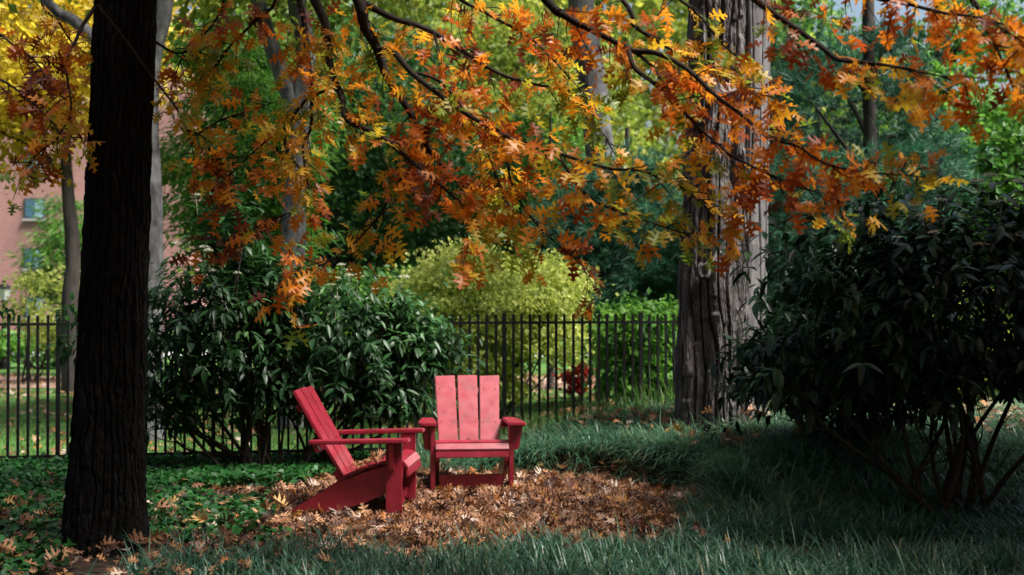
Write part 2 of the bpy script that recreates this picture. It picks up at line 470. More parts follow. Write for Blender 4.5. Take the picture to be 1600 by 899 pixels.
def lance_template(w=.17, droop=.25, fold=.35):
    ys = [0, .12, .35, .62, .85, 1.0]; ws = [.015, .10 / .17 * w, w, w * .82, w * .4, 0]
    R_ = [(ws[i], ys[i]) for i in range(6)]
    polys = []
    for s in (1, -1):
        for i in range(5):
            q = [(0, ys[i]), (s * ws[i], ys[i]), (s * ws[i + 1], ys[i + 1]), (0, ys[i + 1])]
            if i == 4: q = [(0, ys[4]), (s * ws[4], ys[4]), (0, 1.0)]
            polys.append(q if s > 0 else q[::-1])
    return tri_template(polys, lambda x, y: fold * np.abs(x) - droop * y * y)
LANCE = [lance_template(.17, .2, .35), lance_template(.20, .35, .25), lance_template(.15, .1, .5)]
RHOMB = (np.array([(0, 0, 0), (.32, .45, .06), (0, 1, -.06), (-.32, .45, .06)]), np.array([(0, 1, 2), (0, 2, 3)]))
HEART = tri_template([[(0, 0), (.28, -.12), (.5, .12), (.42, .5), (0, .95)], [(0, .95), (-.42, .5), (-.5, .12), (-.28, -.12), (0, 0)]],
                     lambda x, y: .35 * np.abs(x) - .2 * y * y)

def rand_dirs(n, zbias=0.0):
    v = rng.normal(size=(n, 3)); v[:, 2] += zbias
    return norm(v)

def leaf_parts(parent, name, temps, mat, pos, R_, s, rv, nq=7):
    """each leaf an object of its own; mesh data shared between alike leaves"""
    off = np.array(parent.location)
    cache = {}
    for k in range(len(pos)):
        ti = k % len(temps); q = int(np.clip(rv[k], 0, .999) * nq)
        if (ti, q) not in cache:
            tv, tf = temps[ti]
            cache[(ti, q)] = mesh_np(name, tv, tf, mat, np.full(len(tv), (q + .5) / nq), smooth=True)
        o = bpy.data.objects.new(name, cache[(ti, q)])
        m = Matrix(np.vstack([np.hstack([R_[k] * s[k], (pos[k] - off)[:, None]]), [0, 0, 0, 1]]).tolist())
        COL.objects.link(o); o.parent = parent; o.matrix_local = m

def seen_rank(pos, size):
    """apparent size of leaves that fall inside the picture; the rest rank last"""
    Y = np.maximum(pos[:, 1], .1)
    u = pos[:, 0] / Y * F + 800; v = PY0 - (pos[:, 2] - CAM_H) / Y * F
    ins = (u > 5) & (u < 1595) & (v > 5) & (v < 894) & (pos[:, 1] > 1)
    return np.where(ins, size / Y, -1)

def foliage(parent, temps, mat, pos, R_, s, rv, n_parts=300, part='leaf', mass='foliage'):
    order = np.argsort(-(seen_rank(pos, s) * (.7 + .6 * rng.random(len(pos)))))
    big, rest = order[:n_parts], order[n_parts:]
    if n_parts: leaf_parts(parent, part, temps, mat, pos[big], R_[big], s[big], rv[big])
    J = Join()
    for t in range(len(temps)):
        sel = rest[t::len(temps)]
        if len(sel) == 0: continue
        V, Fa = scatter(*temps[t], pos[sel], R_[sel], s[sel])
        J.add(V, Fa, np.repeat(rv[sel], len(temps[t][0])))
    o = J.obj(mass, mat, parent, smooth=True)
    tag(o, kind='stuff')
    return o

# ------------------------------------------------------------------ the fence
def box_np(cx, cy, cz, sx, sy, sz, ang=0.0):
    c = np.array([(-1, -1, -1), (1, -1, -1), (1, 1, -1), (-1, 1, -1), (-1, -1, 1), (1, -1, 1), (1, 1, 1), (-1, 1, 1)], float) * np.array([sx, sy, sz]) / 2
    ca, sa = math.cos(ang), math.sin(ang)
    c = np.stack([c[:, 0] * ca - c[:, 1] * sa, c[:, 0] * sa + c[:, 1] * ca, c[:, 2]], -1)
    return c + np.array([cx, cy, cz]), np.array([(0, 3, 2, 1), (4, 5, 6, 7), (0, 1, 5, 4), (1, 2, 6, 5), (2, 3, 7, 6), (3, 0, 4, 7)])

def build_fence():
    ang = math.atan(0.1955)
    x0 = -4.337
    root = thing('iron_fence', (x0, fence_y(x0), 0), 'black iron picket fence running behind the shrubs and red chairs', 'fence')
    gap = 1.42 / 16
    top, rail_t, rail_b, bot = 1.46, 1.375, 0.115, 0.03
    pk = post = None
    xs = np.arange(-40, 16 * 5) * gap + x0
    xs = xs[(xs > -6.2) & (xs < 2.9)]
    for x in xs:
        k = round((x - x0) / gap)
        y = fence_y(x)
        if k % 16 == 0:
            if post is None:
                V, Fa = box_np(0, 0, (top + .01) / 2 - .05, .038, .038, top + .11, ang)
                V2, F2 = box_np(0, 0, top + .022, .046, .046, .012, ang)
                post = mesh_np('post', np.vstack([V, V2]), np.vstack([Fa, F2 + 8]), M['iron'])
            o = link(bpy.data.objects.new('post', post), root)
        else:
            if pk is None:
                V, Fa = box_np(0, 0, (top + bot) / 2, .024, .024, top - bot, ang)
                pk = mesh_np('picket', V, Fa, M['iron'])
            o = link(bpy.data.objects.new('picket', pk), root)
        o.location = (x - x0, y - fence_y(x0), random.uniform(-.004, .004))
        o.rotation_euler = (random.uniform(-.004, .004), random.uniform(-.004, .004), 0)
    posts = [x for x in xs if round((x - x0) / gap) % 16 == 0]
    edges = [xs[0] - .03] + posts + [xs[-1] + .03]
    for a, b in zip(edges[:-1], edges[1:]):
        if b - a < .1: continue
        for z in (rail_t, rail_b):
            c = (a + b) / 2; ln = (b - a) / math.cos(ang) - .044
            V, Fa = box_np(c, fence_y(c), z, ln, .030, .026, ang)
            obj_np('rail', V, Fa, M['iron'], root)
build_fence()

# ------------------------------------------------------------------ chairs
def board(bm_pts, thick_axis, t0, t1, bevel=.004):
    """extrude polygon pts (2D) along thick_axis from t0 to t1; axis 0:x with (y,z) pts, 1:y with (x,z) pts, 2:z with (x,y) pts"""
    bm = bmesh.new()
    def co(p, t):
        return {0: (t, p[0], p[1]), 1: (p[0], t, p[1]), 2: (p[0], p[1], t)}[thick_axis]
    lo = [bm.verts.new(co(p, t0)) for p in bm_pts]; hi = [bm.verts.new(co(p, t1)) for p in bm_pts]
    n = len(lo)
    bm.faces.new(lo[::-1]); bm.faces.new(hi)
    for i in range(n): bm.faces.new((lo[i], lo[(i + 1) % n], hi[(i + 1) % n], hi[i]))
    bmesh.ops.recalc_face_normals(bm, faces=bm.faces[:])
    if bevel: bmesh.ops.bevel(bm, geom=bm.edges[:], offset=bevel, segments=2, affect='EDGES', clamp_overlap=True)
    return bm

def bm_obj(name, bm, mat, parent):
    me = bpy.data.meshes.new(name); bm.to_mesh(me); bm.free()
    me.materials.append(mat)
    return link(bpy.data.objects.new(name, me), parent)

def build_chair(loc, rz, label):
    root = thing('adirondack_chair', loc, label, 'chair', 'red adirondack chairs in the clearing', rz)
    red = M['red']
    # front is local +y
    for s in (-1, 1):
        xo, xi = s * .345, s * .307
        bm_obj('front_leg', board([(.18, 0), (.30, 0), (.30, .548), (.18, .542)], 0, min(xo, xi), max(xo, xi)), red, root)
        a, b = s * .270, s * .304
        pts = [(-.58, 0.005), (-.33, 0), (.00, .085), (.17, .165), (.295, .255), (.31, .365), (.25, .385), (.165, .368), (.075, .342), (-.015, .312), (-.105, .272), (-.19, .245)]
        bm_obj('side_rail', board(pts, 0, min(a, b), max(a, b)), red, root)
        arm = board([(s * .297, .36), (s * .42, .36), (s * .445, .33), (s * .445, .10), (s * .41, -.37), (s * .39, -.39), (s * .31, -.39), (s * .297, -.35)], 2, .55, .578, .007)
        for v in arm.verts: v.co.z += (v.co.y - .3) * .028
        bm_obj('armrest', arm, red, root)
        br = board([(s * .3465, .543), (s * .425, .543), (s * .395, .365), (s * .375, .345), (s * .3465, .345)], 1, .215, .25, .004)
        bm_obj('arm_bracket', br, red, root)
    for (y, z, p, w) in [(.333, .318, -82, .055), (.316, .378, -52, .062), (.255, .410, -9, .082), (.165, .394, 10, .084), (.075, .368, 16, .084), (-.015, .338, 19, .084), (-.100, .302, 23, .082), (-.165, .270, 25, .06)]:
        bm = board([(-.304, -w / 2), (.304, -w / 2), (.304, w / 2), (-.304, w / 2)], 2, -.011, .011, .005)
        bmesh.ops.transform(bm, matrix=Matrix.Translation((0, y, z)) @ Matrix.Rotation(math.radians(p), 4, 'X'), verts=bm.verts[:])
        bm_obj('seat_slat', bm, red, root)
    bm_obj('stretcher', board([(-.268, .035), (.268, .035), (.268, .14), (-.268, .14)], 1, .215, .245), red, root)
    # back: three tapering slats on rails, leaning 26 degrees
    tilt = Matrix.Translation((0, -.150, .262)) @ Matrix.Rotation(math.radians(30), 4, 'X')
    for k in (-1, 0, 1):
        cb, ct = k * .176, k * .199
        bm = board([(cb - .0825, 0), (cb + .0825, 0), (ct + .088, .757 - .006 * abs(k)), (ct - .088, .757)], 1, -.013, .013, .005)
        bmesh.ops.transform(bm, matrix=tilt @ Matrix.Translation((0, random.uniform(-.002, .002), 0)), verts=bm.verts[:])
        sl = bm_obj('back_slat', bm, red, root)
        for z in (.30, .62):
            for dx in (-.055, .055):
                b2 = bmesh.new()
                bmesh.ops.create_cone(b2, cap_ends=True, segments=8, radius1=.005, radius2=.004, depth=.003,
                                      matrix=tilt @ Matrix.Translation((cb + (ct - cb) * z / .757 + dx, .0145, z)) @ Matrix.Rotation(math.radians(-90), 4, 'X'))
                bm_obj('screw', b2, M['screw'], sl)
    for z, hw, dz in ((.30, .40, .07), (.62, .27, .06), (.05, .27, .07)):
        bm = board([(-hw, z - dz / 2), (hw, z - dz / 2), (hw, z + dz / 2), (-hw, z + dz / 2)], 1, -.046, -.016, .004)
        bmesh.ops.transform(bm, matrix=tilt, verts=bm.verts[:])
        bm_obj('back_rail', bm, red, root)
    return root

# forward direction of the front chair: towards the camera, turned a little to +x
fr = 10.62
ch1 = build_chair((gx(738, fr) - math.sin(math.radians(5)) * .30, fr + .30, 0.012), math.radians(180 + 5), 'red adirondack chair facing forward with its back to the iron fence')
near = np.array([gx(616, 9.42), 9.42])
ang2 = math.radians(-4.5)
fwd = np.array([math.cos(ang2), math.sin(ang2)]); lat = np.array([fwd[1], -fwd[0]])   # lat: towards the near (camera) side
c2 = near - lat * .326 - fwd * .24
ch2 = build_chair((c2[0], c2[1], 0.012), ang2 - math.radians(90), 'red adirondack chair seen from its side, turned towards the other chair')

# ------------------------------------------------------------------ the red oak in front
def build_oak():
    base = np.array([gx(165, 8.25), 8.25, 0.0])
    root = thing('oak_tree', tuple(base), 'dark oak with orange autumn leaves, its black trunk standing near the camera', 'tree')
    top_x = gx(196, 8.25)
    tp = [(base[0], 8.25, -.15), (base[0] + .005, 8.25, .25), (base[0] + .03, 8.25, 1.0), (gx(183, 8.25), 8.25, 2.2), (top_x, 8.25, 3.6), (top_x + .08, 8.25, 5.0), (top_x + .1, 8.2, 7.2), (top_x + .2, 8.1, 9.0)]
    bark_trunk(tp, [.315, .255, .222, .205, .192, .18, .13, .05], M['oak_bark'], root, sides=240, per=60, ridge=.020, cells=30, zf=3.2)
    # picture-traced limbs, each with its own depths: (points, Y start, Y end, r0, r1)
    B = []
    def br(pts, y0, y1, r0, r1, up=None, bare=.12):
        n = len(pts)
        P = [at(p[0], p[1], y0 + (y1 - y0) * i / (n - 1)) for i, p in enumerate(pts)]
        if up is not None:                                # carry it back to the trunk above the picture
            j = np.array([top_x + .06, 8.22, up])
            s = P[0]
            P = [j, j * .55 + s * .45 + np.array([0, 0, .35]), j * .2 + s * .8 + np.array([0, 0, .22])] + P
        B.append((P, r0, r1, 3 if up is not None else 0, bare))
    br([(467, 0), (480, 90), (486, 143), (485, 200), (473, 230), (483, 300)], 7.7, 7.4, .020, .004, 4.9)
    br([(492, 0), (508, 40), (517, 110), (533, 150), (543, 188), (590, 210), (640, 250), (700, 300), (730, 335), (730, 385)], 7.5, 7.0, .026, .004, 5.1)
    br([(556, -10), (570, 40), (590, 77), (603, 117), (640, 173), (660, 213), (672, 238), (713, 282), (760, 330)], 7.3, 7.5, .034, .005, 5.3)
    br([(590, 77), (613, 80), (640, 110), (667, 133), (717, 170), (767, 200), (800, 217), (867, 238), (950, 263), (1000, 267), (1060, 290), (1110, 330)], 7.33, 6.6, .021, .004)
    br([(567, 3), (613, 27), (647, 37), (677, 50), (720, 77), (767, 107), (800, 122), (843, 133), (887, 143), (930, 190), (960, 240)], 7.3, 7.8, .022, .004)
    br([(850, -5), (883, 23), (933, 50), (980, 73), (1017, 100), (1050, 150)], 6.9, 6.9, .026, .006, 5.5)
    br([(980, 73), (993, 107), (1027, 133), (1067, 173), (1100, 207), (1137, 240), (1165, 285)], 6.9, 6.5, .017, .004)
    br([(993, 80), (1027, 83), (1073, 107), (1120, 150), (1160, 180), (1200, 213), (1250, 230), (1283, 253), (1340, 267), (1447, 277)], 6.9, 5.9, .017, .003)
    br([(970, -5), (990, 37), (1033, 67), (1083, 93), (1117, 107), (1153, 137), (1210, 150)], 7.2, 7.2, .014, .003, 5.7)
    br([(1165, -15), (1200, 13), (1243, 43), (1280, 70), (1313, 93), (1360, 98), (1417, 107), (1460, 117), (1510, 132)], 6.4, 5.7, .017, .003, 5.9)
    br([(1330, -30), (1400, 0), (1470, 18), (1540, 30), (1610, 70)], 6.2, 5.6, .014, .003, 6.1)
    br([(1480, -40), (1540, 40), (1570, 100), (1590, 150)], 6.0, 5.7, .012, .003, 6.2)
    br([(523, 135), (477, 157), (447, 197), (410, 225), (370, 262), (330, 300)], 7.5, 7.9, .012, .003)
    br([(445, 195), (447, 233), (467, 262), (487, 290), (470, 310), (450, 332), (400, 355), (330, 385)], 7.7, 7.8, .010, .003)
    br([(670, 235), (640, 262), (613, 300), (597, 330), (567, 367), (533, 397), (467, 433), (450, 455)], 7.45, 7.3, .011, .003)
    br([(767, 200), (790, 240), (800, 290), (830, 340), (880, 390), (905, 405)], 7.1, 7.0, .010, .003)
    br([(870, 240), (910, 300), (940, 320), (987, 338), (1033, 353), (1090, 372)], 6.9, 6.6, .010, .003)
    br([(640, 110), (690, 130), (740, 195), (770, 260), (800, 350), (790, 385)], 7.2, 7.2, .010, .003)
    br([(677, 50), (700, 130), (720, 190), (745, 230)], 7.35, 7.3, .008, .003)
    br([(430, -10), (400, 30), (360, 70), (330, 110), (300, 130)], 8.0, 8.4, .013, .003, 4.7)
    br([(350, -20), (330, 40), (290, 75), (262, 150)], 8.1, 8.4, .012, .003, 4.8)
    br([(150, 7), (193, 60), (227, 107), (247, 133), (273, 167), (290, 200), (302, 220)], 7.75, 7.7, .010, .004, None, .72)
    br([(293, 203), (320, 217), (333, 253), (332, 275)], 7.7, 7.7, .007, .003)
    br([(242, 65), (273, 82), (307, 80), (340, 95)], 8.2, 8.3, .010, .003, None, .25)
    br([(63, -5), (90, 33), (113, 67), (147, 92)], 8.3, 8.5, .012, .004, 4.9)
    br([(147, 10), (127, 40), (115, 67), (105, 83), (103, 110), (110, 160), (107, 187), (87, 217), (67, 233), (33, 272)], 8.1, 7.8, .014, .003, None, .22)
    br([(-20, 30), (8, 60), (50, 93), (73, 123), (97, 153)], 8.3, 8.3, .010, .003, 5.0)
    br([(-40, 110), (10, 130), (60, 170), (100, 215)], 8.4, 8.2, .012, .003)
    br([(700, -20), (760, 20), (830, 60), (880, 110), (930, 165)], 7.6, 7.7, .014, .003, 5.2)
    br([(1040, -20), (1090, 20), (1130, 70), (1160, 95)], 7.3, 7.2, .012, .003, 5.4)
    br([(1137, 240), (1180, 262), (1230, 285), (1290, 305), (1320, 318)], 6.5, 6.2, .008, .003)
    br([(300, 215), (340, 190), (380, 175), (430, 160)], 7.75, 7.7, .008, .003)
    tips, axes = [], []
    for P, r0, r1, nskip, bare in B:
        C = catmull(P, 7)
        wig = (fbm(C * 9, 2)[:, None] - .5) * .03 * rand_dirs(1)
        C = C + wig * np.linspace(0, 1, len(C))[:, None]
        J = Join()
        J.add(*tube(C, r0 * (1.6 if nskip else 1), r1, 7, .8))
        s = np.concatenate([[0], np.cumsum(np.linalg.norm(np.diff(C, axis=0), axis=1))])
        start = s[nskip * 7] if nskip else s[-1] * bare
        t = start + .02
        while t < s[-1] + .01:
            p = np.array([np.interp(t, s, C[:, k]) for k in range(3)])
            q = np.array([np.interp(min(t + .05, s[-1]), s, C[:, k]) for k in range(3)]) - np.array([np.interp(t - .05, s, C[:, k]) for k in range(3)])
            d = norm(norm(q) * .7 + rand_dirs(1)[0] * np.array([1, 1, .7]) + np.array([0, 0, -.12]))
            ln = random.uniform(.05, .25)
            mid = p + d * ln * .5 + rand_dirs(1)[0] * .03
            e = p + d * ln + np.array([0, 0, -.04])
            tw = catmull([p, mid, e], 3)
            J.add(*tube(tw, .0042, .0018, 4))
            k = max(2, int(ln * 18))
            for u in np.linspace(.25, 1, k):
                i = u * (len(tw) - 1); i0 = int(min(i, len(tw) - 2)); f = i - i0
                tips.append(tw[i0] * (1 - f) + tw[i0 + 1] * f); axes.append(d)
            for _ in range(2):
                tips.append(e); axes.append(d)
            t += random.uniform(.026, .064)
        J.obj('branch', M['oak_twig'], root, smooth=True)
    tips, axes = np.array(tips), np.array(axes)
    n = len(tips)
    ax = norm(axes * .8 + rng.normal(size=(n, 3)) * .75 + np.array([0, 0, -.35]))
    nr = norm(rng.normal(size=(n, 3)) * .75 + np.array([0, -.35, .75]))
    pos = tips + ax * .02
    s = rng.uniform(.065, .145, n)
    px = pos[:, 0] / pos[:, 1] * F + 800
    cl = fbm(pos * 2.3, 3)
    rv = np.clip(.55 + (cl - .5) * 1.9 + rng.normal(size=n) * .17, 0, 1)
    foliage(root, OAK, M['oak_leaf'], pos, frames(ax, nr), s, rv, 300)
    # unseen crown masses outside the view, added to shade trunk and foreground
    qs = []
    for m, c, rad in ((22000, (-.4, 1.3, 6.6), (7.0, 4.8, 2.5)), (3400, (.1, 8.9, 7.0), (1.8, 1.4, 1.4)), (1200, (-.5, 7.0, 5.9), (1.0, .9, .9))):
        qs.append(rand_dirs(m) * rng.random((m, 1)) ** .33 * np.array(rad) + np.array(c))
    q = np.vstack(qs)
    clump = fbm(q * .9, 2)
    q = q[(clump > .36) & (q[:, 2] > 1.9 + .27 * np.maximum(q[:, 1], 0) + .8)]
    n2 = len(q)
    V, Fa = scatter(*RHOMB, q, frames(rand_dirs(n2), rand_dirs(n2, 1.2)), rng.uniform(.16, .32, n2))
    tag(obj_np('unseen_shade_crown', V, Fa, M['oak_leaf'], root, np.repeat(rng.random(n2), 4)), kind='stuff')
    print('oak leaves', n, 'upper', n2)
build_oak()

# ------------------------------------------------------------------ big fluted tree on the right
def build_fluted():
    Y = 12.1
    b = np.array([gx(1118, Y), Y, float(ground_z(gx(1118, Y), Y))])
    root = thing('fluted_tree', tuple(b), 'massive old tree with deeply fluted flaking grey bark at the fence end', 'tree')
    z = lambda py: gz(py, Y)
    main = [(gx(1112, Y), Y, b[2] - .2), (gx(1110, Y), Y, z(640)), (gx(1112, Y), Y, z(520)), (gx(1115, Y), Y, z(400)), (gx(1117, Y), Y, z(250)), (gx(1120, Y), Y, z(90)), (gx(1122, Y), Y, z(-60)), (gx(1126, Y), Y, 6.5)]
    bark_trunk(main, [.37, .335, .325, .31, .285, .26, .25, .22], M['plate_bark'], root, sides=300, per=46, ridge=.055, cells=19, zf=1.1, flute=.024, fl_n=6, seed=4)
    Y2 = 12.45
    sec = [(gx(1160, Y2), Y2, b[2] - .2), (gx(1162, Y2), Y2, gz(600, Y2)), (gx(1164, Y2), Y2, gz(450, Y2)), (gx(1168, Y2), Y2, gz(300, Y2)), (gx(1172, Y2), Y2, gz(150, Y2)), (gx(1176, Y2), Y2, gz(0, Y2)), (gx(1180, Y2), Y2, 6.0)]
    bark_trunk(sec, [.25, .215, .195, .185, .18, .17, .14], M['pale_bark'], root, sides=160, per=40, ridge=.02, cells=13, zf=.6, flute=.012, fl_n=5, seed=9)
    # knot hole rim
    k = at(1100, 424, Y - .315)
    a = np.linspace(0, 2 * np.pi, 15)
    ring = np.stack([k[0] + .05 * np.cos(a), np.full(15, k[1]), k[2] + .065 * np.sin(a)], -1)
    V, Fa = tube(ring, .028, .028, 8)
    obj_np('knot', V, Fa, M['plate_bark'], root, smooth=True)
    # high crown, above the picture
    m = 5000
    q = rand_dirs(m) * rng.random((m, 1)) ** .4 * np.array([2.6, 2.6, 1.8]) + np.array([2.6, 13.6, 8.6])
    q = q[fbm(q * .9, 2) > .42]
    V, Fa = scatter(*RHOMB, q, frames(rand_dirs(len(q)), rand_dirs(len(q), 1)), rng.uniform(.14, .26, len(q)))
    tag(obj_np('crown', V, Fa, M['olive_leaf'], root, np.repeat(rng.random(len(q)), 4)), kind='stuff')
build_fluted()

# ------------------------------------------------------------------ background trees and shrubs
def crown_points(c, rad, n, clumps, cr, hollow=.35, flat=1.0, lo=None):
    """leaf positions in clumps spread through an ellipsoid; gaps stay between the clumps"""
    u = rand_dirs(clumps)
    rr = (hollow + (1 - hollow) * rng.random((clumps, 1))) ** .6
    cc = u * rr * np.array(rad) + np.array(c)
    if lo is not None: cc[:, 2] = np.maximum(cc[:, 2], lo)
    w = rng.uniform(.6, 1.4, clumps)
    idx = rng.choice(clumps, n, p=w / w.sum())
    g = rng.normal(size=(n, 3)) * cr * w[idx][:, None] * np.array([1, 1, flat]) * .55
    return cc[idx] + g, cc, idx

def tree(name, label, cat, base, c, rad, mat, n, clumps, cr, leaf, trunk=None, bark='dark_bark', style='leaf', group=None, limbs=7, flat=.6, stems=None, lo=None, light=.0):
    root = thing(name, tuple(base), label, cat, group)
    pos, cc, idx = crown_points(c, rad, n, clumps, cr, flat=flat, lo=lo)
    cv = rng.random(clumps)[idx]
    rv = np.clip(.5 + (cv - .5) * .7 + rng.normal(size=n) * .16 + light, 0, 1)
    if style == 'leaf':
        ax = norm(rng.normal(size=(n, 3)) + np.array([0, 0, -.5])); nr = norm(rng.normal(size=(n, 3)) * .8 + np.array([0, -.2, .8]))
        V, Fa = scatter(*RHOMB, pos, frames(ax, nr), rng.uniform(.7, 1.3, n) * leaf); k = 4
    elif style == 'spray':       # flat feathery sprays drooping outwards
        out = pos - np.array(c); out[:, 2] = 0
        ax = norm(norm(out) + rng.normal(size=(n, 3)) * .5 + np.array([0, 0, -.45])); nr = norm(rng.normal(size=(n, 3)) * .4 + np.array([0, 0, 1]))
        tv = RHOMB[0] * np.array([.45, 1.3, 1])
        V, Fa = scatter(tv, RHOMB[1], pos, frames(ax, nr), rng.uniform(.7, 1.3, n) * leaf); k = 4
    else:                        # pine: needle tufts
        tufts = n // 14
        p0 = pos[:tufts]; ctr = np.array(c)
        d = norm(norm(p0 - ctr) * .8 + rand_dirs(tufts) * .6 + np.array([0, 0, .25]))
        pos = np.repeat(p0, 14, 0); D = np.repeat(d, 14, 0)
        m = len(pos)
        ax = norm(D * .9 + rng.normal(size=(m, 3)) * .55)
        V, Fa = scatter(np.array([(-.035, 0, 0), (.035, 0, 0), (0.0, 1, -.05)]), np.array([(0, 1, 2)]), pos, frames(ax, rand_dirs(m)), rng.uniform(.8, 1.2, m) * leaf)
        rv = np.clip(np.repeat(rv[:tufts], 14) * .9 + rng.normal(size=m) * .05, 0, 1); k = 3
    cr_o = obj_np('crown', V, Fa, M[mat], root, np.repeat(rv, k))
    tag(cr_o, kind='stuff')
    if trunk is not None:
        path, r0, r1 = trunk
        C = catmull(path, 8)
        V, Fa = tube(C, r0, r1, 14)
        V = V + (fbm(V * np.array([9, 9, 2.5]), 3)[:, None] - .5) * r0 * .35 * norm(V - np.repeat(C, 14, 0))
        obj_np('trunk', V, Fa, M[bark], root, smooth=True)
        for j in range(limbs):
            e = cc[rng.integers(len(cc))]
            zt = np.clip(e[2] - rng.uniform(.2, 1.2), C[0, 2] + .25 * (C[-1, 2] - C[0, 2]), C[-1, 2])
            i = np.argmin(np.abs(C[:, 2] - zt)); s = C[i]
            V, Fa = tube(catmull([s, (s + e) / 2 + np.array([0, 0, .15]) + rng.normal(size=3) * .12, e], 5), r0 * .32, r0 * .07, 6)
            obj_np('limb', V, Fa, M[bark], root, smooth=True)
    if stems:
        for j in range(stems):
            e = cc[rng.integers(len(cc))]
            s = np.array(base) + np.array([rng.uniform(-.12, .12), rng.uniform(-.12, .12), -.03])
            V, Fa = tube(catmull([s, s * .5 + e * .5 + rng.normal(size=3) * .08, e], 5), .022, .006, 6)
            obj_np('stem', V, Fa, M['stem'], root, smooth=True)
    return root

def T(px, Y): return (gx(px, Y), Y, float(ground_z(gx(px, Y), Y)))

# yellow tree at the far left
Y = 22; b = T(112, Y)
tree('yellow_tree', 'yellow-leaved tree with a grey trunk before the pink brick building', 'tree', b, (b[0] - .9, Y, 6.3), (3.0, 2.4, 2.3), 'yellow_leaf', 26000, 160, .75, .13,
     ([b, (b[0] - .02, Y, 1.6), (b[0] + .02, Y, 2.4), (b[0] - .12, Y, 4.2), (b[0] - .2, Y, 6.8)], .17, .08), 'dark_bark', limbs=10)
Y = 27; b = T(108, Y)
tree('weeping_conifer', 'feathery yellow-green conifer with drooping sprays behind the yellow tree trunk', 'tree', b, (b[0], Y, 2.5), (.62, .8, 1.3), 'green_leaf', 4200, 40, .36, .14,
     ([b, (b[0], Y, 2), (b[0], Y, 4.0)], .09, .03), style='spray', light=.15)
Y = 25; b = T(45, Y)
tree('golden_shrub', 'pale golden shrub behind the left end of the fence', 'shrub', b, (b[0] + .5, Y, 1.5), (1.0, .8, .9), 'lime_leaf', 2600, 40, .34, .10, stems=7)
# smooth grey tree right behind the oak trunk
Y = 14.6; b = T(236, Y)
tree('smooth_grey_tree', 'smooth pale grey tree half hidden behind the black oak trunk', 'tree', b, (b[0] + .3, Y + .4, 6.6), (2.4, 2.0, 1.6), 'olive_leaf', 7000, 70, .6, .13,
     ([b, (b[0], Y, 1.2), (b[0] - .0, Y, 2.6), (b[0] - .02, Y, 4.2), (gx(258, Y), Y, 5.1), (gx(275, Y), Y, 7)], .15, .08), 'grey_bark', limbs=4)
gt = bpy.data.objects['smooth_grey_tree']
V, Fa = tube(catmull([at(240, 165, Y), at(190, 100, Y), at(147, 62, Y), at(115, 32, Y), at(85, 15, Y), at(40, -40, Y)], 6), .10, .05, 10)
obj_np('limb', V, Fa, M['grey_bark'], gt, smooth=True)
# feathery green tree
Y = 19; b = T(362, Y)
tree('bald_cypress', 'bright green feathery tree with a thin dark trunk right of the oak', 'tree', b, (b[0] + .1, Y, 3.9), (1.15, 1.2, 2.3), 'green_leaf', 20000, 120, .45, .12,
     ([b, (b[0], Y, 2), (b[0] + .03, Y, 4.5), (b[0], Y, 6.4)], .09, .03), style='spray', light=.1, flat=.4)
# forked pale trunk
Y = 16; b = T(455, Y)
tree('forked_tree', 'pale grey tree whose trunk forks behind the orange leaves', 'tree', b, (b[0], Y + .6, 6.9), (2.6, 1.8, 1.6), 'olive_leaf', 7000, 70, .6, .13,
     ([b, (gx(455, Y), Y, 1.6), (gx(460, Y), Y, 2.6), (gx(470, Y), Y, gz(170, Y)), (gx(478, Y), Y, gz(80, Y)), (gx(462, Y), Y, gz(-10, Y)), (gx(458, Y), Y, 6.8)], .17, .10), 'grey_bark', limbs=3)
V, Fa = tube(catmull([at(468, 190, Y), at(445, 130, Y), at(425, 75, Y), at(402, 0, Y), at(388, -70, Y)], 6), .12, .08, 12)
obj_np('limb', V, Fa, M['grey_bark'], bpy.data.objects['forked_tree'], smooth=True)
# deep green masses in the middle
Y = 24; b = T(520, Y)
tree('shade_tree', 'deep green tree behind the forked trunk and the shrubs', 'tree', b, (b[0], Y, 3.9), (2.6, 1.6, 3.0), 'deep_leaf', 22000, 150, .6, .14, ([b, (b[0], Y, 3), (b[0] + .1, Y, 6.5)], .13, .04), 'dark_bark')
Y = 27; b = T(660, Y)
tree('shade_tree', 'deep green tree rising above the chartreuse shrub', 'tree', b, (b[0], Y, 3.6), (2.2, 1.6, 2.6), 'deep_leaf', 18000, 120, .55, .14, ([b, (b[0], Y, 3), (b[0] + .1, Y, 5.8)], .12, .04), 'dark_bark', light=.05)
Y = 33; b = T(800, Y)
tree('airy_tree', 'airy yellow-green tree in the far middle behind the orange branches', 'tree', b, (b[0], Y, 5.8), (3.6, 2, 3.6), 'olive_leaf', 24000, 150, .7, .15, ([b, (b[0], Y, 4), (b[0] + .2, Y, 9)], .16, .05), 'dark_bark', light=.1)
Y = 23; b = T(860, Y)
tree('young_tree', 'slim green tree between the chartreuse shrub and the blue-green pine', 'tree', b, (b[0], Y, 3.4), (1.3, 1.1, 1.7), 'green_leaf', 12000, 80, .42, .13, ([b, (b[0], Y, 3), (b[0], Y, 5)], .07, .02), 'dark_bark')
# mottled trunk at the top middle
Y = 20.5; b = T(955, Y)
tree('mottled_tree', 'mottled grey trunk leaning left above the blue-green pine', 'tree', b, (b[0] - .4, Y + .5, 8.2), (2.4, 1.8, 1.6), 'olive_leaf', 6000, 60, .6, .14,
     ([b, (gx(950, Y), Y, 2.4), (gx(935, Y), Y, 4.2), (gx(924, Y), Y, gz(125, Y)), (gx(908, Y), Y, gz(0, Y)), (gx(898, Y), Y, 8)], .26, .19), 'grey_bark', limbs=3)
